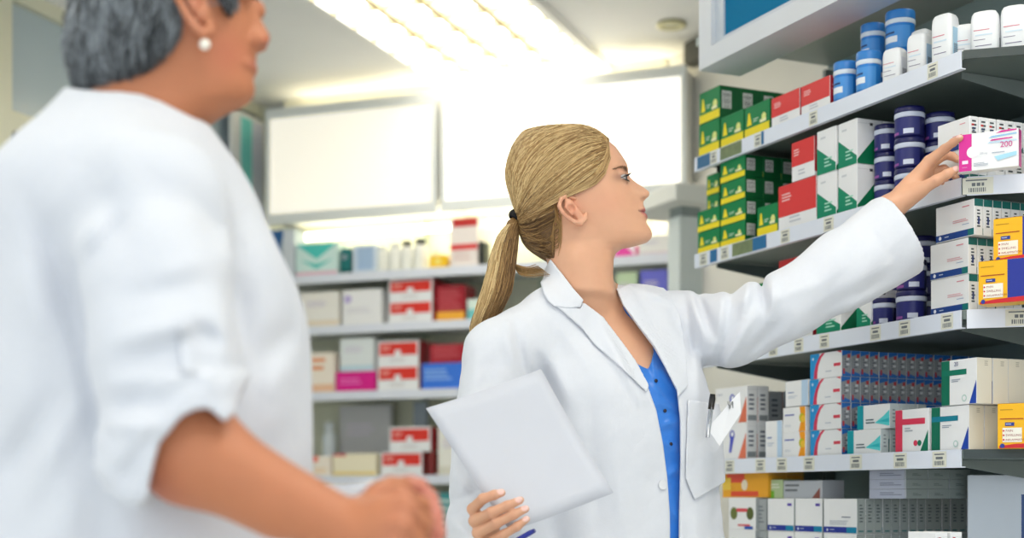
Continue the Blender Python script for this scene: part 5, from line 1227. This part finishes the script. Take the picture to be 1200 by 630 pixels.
# ---- things she carries
def flat_thing(name, corners, th, m, label, cat, bend=0, n=10, extra=None):
    """thin sheet through four corners (world), slightly bent, with real thickness"""
    A, B_, D_, E_ = [Vector(c_) for c_ in corners]; nr = (B_-A).cross(E_-A).normalized(); vs = []; 
    for s in (0, 1):
        for i in range(n+1):
            for j in range(n+1):
                u, v = i/n, j/n; p = A*(1-u)*(1-v)+B_*u*(1-v)+D_*u*v+E_*(1-u)*v
                vs.append(p+nr*(bend*math.sin(math.pi*u)*.8+bend*.5*math.sin(math.pi*v)+th*s))
    g_ = (n+1)*(n+1); fs = []
    for i in range(n):
        for j in range(n):
            a, b = i*(n+1)+j, (i+1)*(n+1)+j; fs.append((a, b, b+1, a+1)); fs.append((g_+a+1, g_+b+1, g_+b, g_+a))
    rim = [i*(n+1) for i in range(n+1)]+[n*(n+1)+j for j in range(1, n+1)]+[i*(n+1)+n for i in range(n-1, -1, -1)]+[j for j in range(n-1, 0, -1)]
    for i in range(len(rim)): a, b = rim[i], rim[(i+1) % len(rim)]; fs.append((a, g_+a, g_+b, b))
    o = raw(name, vs, fs, m, None, True); return tag(o, label, cat)
flat_thing('paper_sheet', [W(499, 478, 2.452), W(634, 432, 2.50), W(719, 577, 2.455), W(598, 622, 2.425)], .0006, mat((210, 213, 222), .8, .02, 20), 'blank white sheet of paper in the pharmacist\'s lower hand', 'paper', .012)
pn = empty('pen', W(833, 480, 2.635), 0, 'black and silver pen clipped in the chest pocket', 'pen')
b = MB(); b.tube([(-.006, 0, -.05), (.0, 0, .0)], .0042, 12); b.build('barrel', mat((190, 194, 200), .3, .03, 30, metal=.7), pn)
b = MB(); b.tube([(.0002, 0, .001), (.0026, 0, .020), (.0034, 0, .0285)], [.0056, .0058, .005], 12); b.build('cap', mat((14, 14, 16), .3, .03, 30), pn)
b = MB(); b.tube([(.0008, -.006, .004), (-.0016, -.0072, -.016), (-.0036, -.0064, -.026)], [.0013, .0014, .0012], 8); b.build('clip', mat((180, 184, 190), .2, .02, 30, metal=.9), pn)
cdp = [W(829, 502, 2.655), W(858, 468, 2.655), W(867, 459, 2.66), W(868, 484, 2.66), W(843, 522, 2.655)]
nrm_ = Vector((0, -1, 0)); vs = [p for p in cdp]+[p+nrm_*.0015 for p in cdp]
flap = raw('name_card', vs, [(4, 3, 2, 1, 0), (5, 6, 7, 8, 9), (0, 1, 6, 5), (1, 2, 7, 6), (2, 3, 8, 7), (3, 4, 9, 8), (4, 0, 5, 9)], mat((240, 241, 244), .5, .02, 30))
tag(flap, 'white card with a small black emblem poking out of the chest pocket', 'card')
em = MB(); ctr = W(855.5, 474, 2.651)
def sq(pts, r_): em.tube([ctr+Vector((x*.001, 0, z_*.001)) for x, z_ in pts], r_, 6)
sq([(-4, 6), (-3.4, 0), (-.6, -2.4), (2.6, 0), (3, 6)], .0006); sq([(-.6, 7), (-.6, -8)], .0006); sq([(-3, -5), (2, -4)], .0005); sq([(5, 6), (5.4, -6)], .0007)
emo = em.build('emblem', mat((40, 40, 46), .5)); emo.parent = flap
pb = empty('pen', W(621, 624, 2.40), 0, 'blue pen tip showing below her fingers on the sheet', 'pen')
b = MB(); b.tube([(-.02, .012, -.012), (.0, 0, .0), (.008, -.003, .004)], [.0045, .0045, .0035], 12); b.build('barrel', mat((36, 50, 150), .3, .03, 30), pb)
# ------------------------------------------------------------------ the customer
cu = empty('person', (Wn(175, 560, 1.75)[0], 1.75, 0), 0, 'person with short grey hair and pearl earring, in a white linen shirt, hands clasped', 'person')
def undc(o): return under(o, cu)
CH = dict(Y=1.75, cran=(196, -10, 86, 100, 70),
  rows=[(-110, 270, 200, 110, 50, 30), (-60, 294, 200, 110, 66, 30), (-20, 298, 200, 110, 71, 22), (0, 297, 198, 112, 72, 16), (15, 297, 198, 113, 72, 13), (32, 297.5, 198, 114, 71, 10), (48, 297, 198, 114, 70, 13), (57, 296, 198, 114, 69, 20), (72, 294, 198, 113, 67, 24), (86, 293, 198, 110, 63, 27), (98, 293, 198, 110, 59, 30), (108, 292, 198, 108, 56, 30), (115, 288, 198, 106, 54, 30), (121, 282, 196, 104, 53, 30), (126, 268, 190, 102, 54, 30), (134, 256, 180, 100, 56, 30), (145, 240, 165, 98, 58, 30), (175, 226, 160, 96, 62, 30), (200, 222, 158, 94, 64, 30)],
  prof=[(270, -110), (296, -60), (300, -20), (298, 0), (301, 12), (308, 27), (313.5, 36), (316.5, 43), (316, 48), (312, 52.5), (304, 56), (300.5, 59), (300, 65), (300, 70), (298.5, 73), (301, 77.5), (300.5, 83), (296.5, 89), (297, 96), (298.5, 103), (297.5, 109), (294.5, 115), (287, 121), (273, 125.5), (258, 133.5), (241, 145), (228, 175), (222, 200)],
  eye=(0, -8, 7, 31, 12, 15))
ck = F/CH['Y']
def KW(u, v, yp=0): return np.array([(u-CX)/ck, CH['Y']+yp/ck, CAMZ+(HY-v)/ck])
def KS(u, v, yp):
    q = Wn(u, v, CH['Y']-abs(yp)/ck)
    if yp > 0: q[1] = CH['Y']+abs(yp)/ck
    return q
def ksuv(P):
    Yn = CH['Y']-np.abs(P[:, 1]-CH['Y']); return CX+F*P[:, 0]/Yn, HY-F*(P[:, 2]-CAMZ)/Yn
SHc = Wn(182, 238, 1.59); ELc = Wn(223, 532, 1.50); WRc = Wn(420, 627, 1.475)
SHf = Wn(172, 250, 1.92); ELf = Wn(240, 560, 1.98); WRf = Wn(424, 618, 1.66)
HANDC = [  # right hand, fingers folded over the other hand
    (FP([(448, 602, 1.475), (470, 584, 1.475), (492, 592, 1.50), (499, 612, 1.52)]), [.0145, .0125, .0105, .009]),
    (FP([(448, 608, 1.462), (474, 596, 1.455), (494, 612, 1.475), (496, 634, 1.50)]), [.0145, .0125, .0105, .009]),
    (FP([(446, 620, 1.455), (470, 616, 1.445), (486, 634, 1.46), (484, 654, 1.485)]), [.014, .0122, .0105, .009]),
    (FP([(444, 634, 1.455), (464, 636, 1.445), (474, 652, 1.46), (472, 668, 1.48)]), [.013, .011, .0095, .0085]),
    (FP([(428, 598, 1.49), (444, 580, 1.505), (458, 571, 1.52), (472, 568, 1.53)]), [.0165, .014, .012, .0095])]
HANDF = [
    (FP([(466, 590, 1.60), (490, 572, 1.575), (503, 584, 1.55), (508, 606, 1.535)]), [.0135, .0115, .0098, .0085]),
    (FP([(466, 600, 1.60), (494, 584, 1.565), (508, 602, 1.54), (514, 626, 1.525)]), [.0135, .0115, .0098, .0085]),
    (FP([(466, 612, 1.60), (494, 604, 1.56), (508, 624, 1.535), (508, 646, 1.52)]), [.0135, .0112, .0095, .0085]),
    (FP([(464, 628, 1.60), (488, 626, 1.56), (498, 644, 1.54), (494, 660, 1.525)]), [.0125, .0105, .009, .008]),
    (FP([(450, 600, 1.62), (468, 580, 1.59), (480, 569, 1.565), (488, 570, 1.545)]), [.0155, .013, .0115, .009])]
EARC = [(230, -30), (214, -34), (206, -22), (208, -4), (217, 14), (228, 30), (238, 39), (245, 37), (247, 27)]
EARCY = [-74, -80, -88, -90, -87, -83, -79, -77, -74]
def cu_skin(P):
    f = head_field(P, CH)
    for sg_ in (-1, 1):
        e = KS(288, -9, 31*sg_); f = smin(f, np.linalg.norm(P-A3(e), axis=1)-.0125, .006)
        f = smin(f, ell(P, KW(302, 50, 11*sg_), (.010, .008, .0075)), .005)
        f = smin(f, ell(P, KW(290.5, 79, 8*sg_), (.0065, .016, .0045)), .006)
        pts = [KS(u_, v_, sg_*yy) for (u_, v_), yy in zip(EARC, EARCY)]
        ear = chain(P, pts, [.0035, .004, .0045, .0045, .0045, .005, .0055, .0055, .004], .003)
        ear = smin(ear, cap(P, KS(222, -16, 76*sg_), KS(238, 18, 74*sg_), .013, .010), .006)
        ear = smax(ear, -ell(P, KS(229, -4, 87*sg_), (.009, .011, .013)), .004)
        f = smin(f, ear, .005)
    f = smin(f, cap(P, KW(168, 100), KW(160, 190), .062, .068), .02)
    f = smin(f, chain(P, [KW(162, 190), SHc+np.array([.0, .03, -.02]), ELc, WRc], [.06, .056, .0475, .0285], .03), .02)
    f = smin(f, cap(P, Wn(258, 545, 1.505), Wn(325, 592, 1.49), .042, .033), .015)
    f = smin(f, chain(P, [KW(162, 190), SHf, ELf, WRf], [.06, .055, .045, .027], .03), .02)
    t = loft(P, crows(-.03), (1, 0), 2.3); t = smax(t, np.maximum(P[:, 2]-Wn(0, 200, 1.75)[2], .85-P[:, 2]), .04); f = smin(f, t, .02)
    h = hand_field(P, HANDC, None, [(WRc, Wn(446, 610, 1.47), .029, .024), (WRc, Wn(440, 628, 1.465), .025, .02)], .005); f = smin(f, h, .012)
    h = hand_field(P, HANDF, None, [(WRf, Wn(462, 606, 1.605), .026, .021)], .005); f = smin(f, h, .012)
    return f
CRW = [(92, 150, .062, .066), (112, 152, .064, .066), (130, 151, .078, .085), (150, 148, .096, .112), (178, 147, .122, .155), (210, 147, .148, .188), (250, 152, .160, .195), (285, 157, .170, .196), (330, 168, .182, .19), (370, 172, .189, .188), (400, 174, .191, .188), (500, 174, .193, .19), (560, 175, .193, .193), (640, 173, .193, .198), (760, 172, .19, .20), (900, 172, .185, .19)]
def crows(d): return [(float(Wn(0, py, 1.75)[2]), (cx-CX)/ck, 1.75, ra+d, rb+d) for py, cx, ra, rb in CRW]
def cu_cols(V):
    c_ = np.tile(linc(192, 124, 88), (len(V), 1)); u, v = ksuv(V)
    def mixin(col, m): c_[:] = c_+(linc(*col)-c_)*m[:, None]
    mixin((196, 112, 88), .5*np.exp(-((u-268)/26)**2-((v-62)/26)**2))
    mixin((214, 146, 118), .6*np.exp(-((u-228)/14)**2-((v-10)/30)**2))
    mixin((180, 92, 84), .7*np.exp(-((u-303)/9)**2-((v-76)/6)**2))
    mixin((190, 96, 84), .5*np.exp(-((u-314)/7)**2-((v-50)/7)**2))
    mixin((186, 100, 84), .5*np.exp(-(np.linalg.norm(V-A3(Wn(185, 565, 1.48)), axis=1)/.035)**2))
    for pts, rad in HANDF: 
        for q in pts: mixin((206, 128, 116), .6*np.exp(-(np.linalg.norm(V-A3(q), axis=1)/.018)**2))
    for pts, rad in HANDC: mixin((200, 128, 106), .4*np.exp(-(np.linalg.norm(V-A3(pts[1]), axis=1)/.014)**2))
    return c_
skin2 = mat((0, 0, 0), .5, .05, 50, attr='Col', bump=.08, bscale=500, spec=.35, sss=.1)
cbody = undc(solid('body', cu_skin, (-.66, 1.36, .84), (-.05, 2.1, 1.76), .0028, skin2, None, cu_cols))
# pearl earring
er = MB(); er.lathe([(.0004, -.0066), (.0035, -.0056), (.006, -.0028), (.0066, 0), (.006, .0028), (.0035, .0056), (.0004, .0066)], 24)
o = er.build('earring', mat((246, 240, 226), .12, .02, 20, coat=.6)); o.location = KS(240, 52, -76); undc(o)
# hair: layered short cut
HRP = [(88, 108), (100, 103), (118, 101), (150, 95), (172, 82), (190, 69), (202, 56), (212, 42), (213, 10), (205, -25), (226, -42), (250, -20), (254, -2), (262, 15), (271, 24), (277, 4), (274, -20), (288, -62), (240, -130), (80, -130), (60, 0)]
def chair_f(P):
    u, v = ksuv(P); f = head_field(P, CH)-.011
    f = smin(f, ell(P, KW(120, 55), (.036, .052, .05)), .03)
    return smax(f, poly2(u, v, HRP)/ck, .012)
hm2 = mat((0, 0, 0), .45, .1, 40, attr='Col', spec=.4)
def hcol2(V):
    t = RNG.uniform(0, .3, len(V)); return srgb_mix(linc(34, 37, 39), linc(66, 70, 72), t)
chair_ = undc(solid('hair', chair_f, KW(50, 140, -110), KW(310, -140, 110), .004, hm2, None, hcol2))
cb = bvh_of(chair_); P_, Cl, Rd = [], [], []; kc = Vector(KW(190, -5)); me = chair_.data; npoly = len(me.polygons)
cent = np.zeros(npoly*3, f32); me.polygons.foreach_get('center', cent); cent = cent.reshape(-1, 3)
crown = (Vector(KW(170, -100))-kc).normalized()
for i in RNG.integers(0, npoly, 7000):
    p = Vector(cent[i]); d = (p-kc); 
    if d.length < .05: continue
    d.normalize(); tan = (Vector((-.12, 0, -1))-d*Vector((-.12, 0, -1)).dot(d))
    if tan.length < .05: continue
    tan.normalize(); L_ = RNG.uniform(.025, .06); pts = []; side = Vector((0, RNG.normal(0, .5), 0))+Vector((RNG.normal(0, .4), 0, RNG.normal(0, .15)))
    for t in np.linspace(0, 1, 6):
        q = kc+d*.1+(tan+side*t)*(L_*t-.3*L_); dd = (q-kc).normalized(); h_ = cb.ray_cast(kc+dd*.35, -dd)
        base_ = h_[0] if h_[0] is not None and (h_[0]-kc).length > .05 else p+(tan)*(L_*t)
        pts.append(np.array(base_+dd*(.0015+.009*t*t*RNG.uniform(0, 1))))
    if max(np.linalg.norm(pts[j+1]-pts[j]) for j in range(5)) > .03: continue
    uu, vv = ksuv(np.array(pts[-1])[None]); vv = vv[0]; uu = uu[0]
    if vv > (17 if 252 < uu < 279 else (44 if uu < 217 else (-12 if uu < 300 else -30))) and uu > 205: continue
    P_.append(pts); v = HY-(p.z-CAMZ)*ck; cl_ = .5+.5*math.sin(p.x*150+3*math.sin(p.z*60)+p.y*90); t = np.clip(RNG.beta(.9, 1.3)*.7+cl_*.7-.2+(.15 if uu < 150 else 0), 0, 1)*(1 if v < 55 else .55)
    Cl.append(linc(24, 27, 29)*(1-t)+linc(176, 184, 190)*t); Rd.append(RNG.uniform(.0007, .0012))
hs_ = undc(strands('hair_strands', P_, np.array(Rd), np.array(Cl), hm2)); hs_.parent = chair_; hs_.matrix_parent_inverse = Matrix.Identity(4)

# shirt
SCLIP = [(84, 104), (100, 106), (118, 107), (140, 107), (165, 110), (188, 118), (206, 128), (224, 139), (241, 146), (290, 170), (420, 300), (420, 1200), (-200, 1200), (-200, 60)]
CUFF = [(60, 100), (330, 100), (300, 430), (279, 464), (274, 482), (264, 490), (255, 481), (243, 474), (228, 478), (213, 487), (198, 503), (187, 518), (180, 540), (175, 562), (172, 582), (160, 590), (140, 585), (100, 560), (40, 500)]
CFD = [(150, 150, 1.6, 120, 230, 1.57, 7, 22), (120, 215, 1.57, 150, 300, 1.53, -8, 20), (160, 235, 1.52, 105, 310, 1.55, -3, 14), (240, 250, 1.54, 262, 290, 1.56, -2, 12), (262, 262, 1.56, 280, 330, 1.57, 8, 14), (30, 300, 1.62, 50, 400, 1.6, 9, 18), (95, 470, 1.58, 20, 600, 1.58, 10, 16), (0, 560, 1.58, 60, 470, 1.58, -9, 16), (310, 470, 1.6, 340, 420, 1.62, 7, 16), (300, 250, 1.6, 330, 340, 1.62, 6, 18), (180, 330, 1.45, 250, 300, 1.46, 5, 14), (150, 350, 1.45, 220, 330, 1.44, -5, 12), (60, 275, 1.6, 95, 400, 1.58, -16, 16), (95, 400, 1.58, 118, 520, 1.56, -10, 14), (75, 300, 1.58, 155, 235, 1.52, 9, 20), (100, 310, 1.55, 160, 240, 1.51, -6, 15), (235, 240, 1.52, 275, 300, 1.55, -5, 15), (275, 300, 1.55, 285, 420, 1.55, -12, 16), (262, 330, 1.50, 270, 440, 1.49, 8, 16), (140, 400, 1.44, 235, 372, 1.43, 7, 12), (150, 420, 1.44, 240, 395, 1.43, -6, 10), (120, 450, 1.45, 215, 440, 1.42, 6, 10), (130, 475, 1.45, 200, 470, 1.43, -6, 9), (125, 500, 1.45, 190, 498, 1.43, 7, 10), (135, 545, 1.46, 175, 500, 1.44, 6, 9), (145, 560, 1.46, 190, 490, 1.44, -5, 8), (225, 380, 1.42, 262, 405, 1.43, -6, 9), (230, 440, 1.42, 262, 450, 1.44, 6, 10), (20, 420, 1.62, 60, 560, 1.6, 8, 24), (50, 480, 1.6, 10, 640, 1.6, -9, 22), (90, 560, 1.58, 60, 660, 1.58, 8, 20), (115, 590, 1.58, 120, 680, 1.58, -7, 20),
       (290, 520, 1.58, 345, 460, 1.62, 6, 20), (300, 430, 1.6, 345, 380, 1.63, -6, 18), (30, 230, 1.62, 65, 300, 1.6, -7, 16), (90, 190, 1.58, 60, 260, 1.58, 5, 20), (180, 180, 1.55, 230, 215, 1.54, 4, 18), (8, 300, 1.66, 30, 420, 1.63, 6, 20)]
def shirt_f(P):
    f = loft(P, crows(.002), (1, 0), 2.15)
    f = smax(f, .55-P[:, 2], .02)
    f = smin(f, chain(P, [KW(152, 215), Wn(180, 244, 1.59)], [.088, .082], .03), .03)
    f = smin(f, chain(P, [KW(150, 205), Wn(172, 250, 1.92), Wn(235, 470, 1.97)], [.09, .08, .08], .03), .04)
    u, v = pix(P)
    f = np.maximum(f, poly2(u, v, SCLIP)/ck)
    s = chain(P, [Wn(180, 245, 1.60), Wn(184, 330, 1.545), Wn(190, 420, 1.52), Wn(204, 505, 1.51), Wn(222, 560, 1.50)], [.078, .080, .0815, .0785, .073], .02)
    cfd = poly2(u, v, CUFF); s = s-.0045*np.clip((v-430)/10, 0, 1)*np.clip((u-100)/30, 0, 1)*np.clip((cfd+52)/5, 0, 1)-.0035*np.clip((v-430)/10, 0, 1)*np.clip((cfd+24)/5, 0, 1)
    s = np.maximum(s, cfd/1130)
    s = smax(s, -chain(P, [Wn(210, 480, 1.51), Wn(240, 560, 1.49), Wn(330, 620, 1.48)], [.030, .062, .062], .01), .006)
    f = smin(f, s, .012)
    f = folds(P, f, CFD, 0, 1.15)-wob(P, .0028, 20, 11)-wob(P, .001, 55, 12)
    nk = cap(P, KW(168, 80), KW(160, 150), .0665, .069)
    return smax(f, -nk, .006)
linen = mat((214, 217, 224), .85, .03, 150, bump=.2, bscale=380, spec=.2, sheen=.2)
shirt = undc(solid('shirt', shirt_f, (-.72, 1.38, .5), (-.14, 2.12, 1.52), .0042, linen))
b = MB(); b.lathe([(.001, 0), (.0045, .0004), (.005, .0014), (.0042, .0024), (.001, .002)], 16)
o = b.build('button', mat((196, 198, 204), .3, .02, 30)); bb = bvh_of(shirt); d = (W(215, 382, 3)-Vector((0, 0, 1))).normalized(); h_ = bb.ray_cast(Vector((0, 0, 1)), d)
if h_[0] is not None:
    o.location = h_[0]; o.rotation_euler = h_[1].to_track_quat('Z', 'Y').to_euler(); o.parent = shirt; o.matrix_parent_inverse = (Matrix.Translation(Vector(cu.location)) @ shirt.matrix_parent_inverse).inverted()
tabp = [(206, 378), (224, 376), (231, 436), (212, 438)]
def tab_f(P):
    u, v = pix(P); return np.maximum(np.maximum(np.abs(shirt_f(P)-.003)-.0022, poly2(u, v, tabp)/1130), P[:, 1]-1.6)
undc(solid('sleeve_tab', tab_f, (-.36, 1.36, 1.1), (-.28, 1.62, 1.2), .0025, linen))
lg = MB()
for dy in (-.09, .09): lg.tube([(cu.location.x, 1.75+dy, .9), (cu.location.x+.01, 1.75+dy, .5), (cu.location.x, 1.75+dy, .08)], [.1, .075, .065], 16)
undc(lg.build('trousers', mat((86, 90, 100), .8, .05, 40)))
for dy in (-.09, .09):
    b = MB(); b.tube([(cu.location.x-.06, 1.75+dy, .045), (cu.location.x, 1.75+dy, .05), (cu.location.x+.12, 1.75+dy, .04), (cu.location.x+.18, 1.75+dy, .032)], [.03, .045, .045, .025], 14)
    undc(b.build('shoe', mat((70, 50, 40), .4, .05, 40)))
# printed slip behind the wrist
o = flat_thing('printed_slip', [W(374, 565, 1.66), W(438, 561, 1.70), W(446, 612, 1.64), W(380, 606, 1.60)], .0006, mat((232, 234, 232), .7, .02, 20), 'printed white paper slip held between the customer\'s forearms', 'paper', .004)
ln = MB(); rr = random.Random(3)
A, B_, D_, E_ = W(376, 567, 1.652), W(436, 563, 1.692), W(444, 612, 1.632), W(382, 606, 1.592)
for i in range(26):
    u = (i+.3)/26; v0 = .04; 
    while v0 < .9:
        v1 = v0+rr.uniform(.08, .3)
        q = [A*(1-a)*(1-b_)+B_*a*(1-b_)+D_*a*b_+E_*(1-a)*b_ for a, b_ in ((u, v0), (u+.014, v0), (u+.014, v1), (u, v1))]; ln.add([p+Vector((0, -.0042, .001)) for p in q], [(0, 1, 2, 3)]); v0 = v1+.05
lo_ = ln.build('print', mat((90, 104, 150), .6, .02, 20)); lo_.parent = o
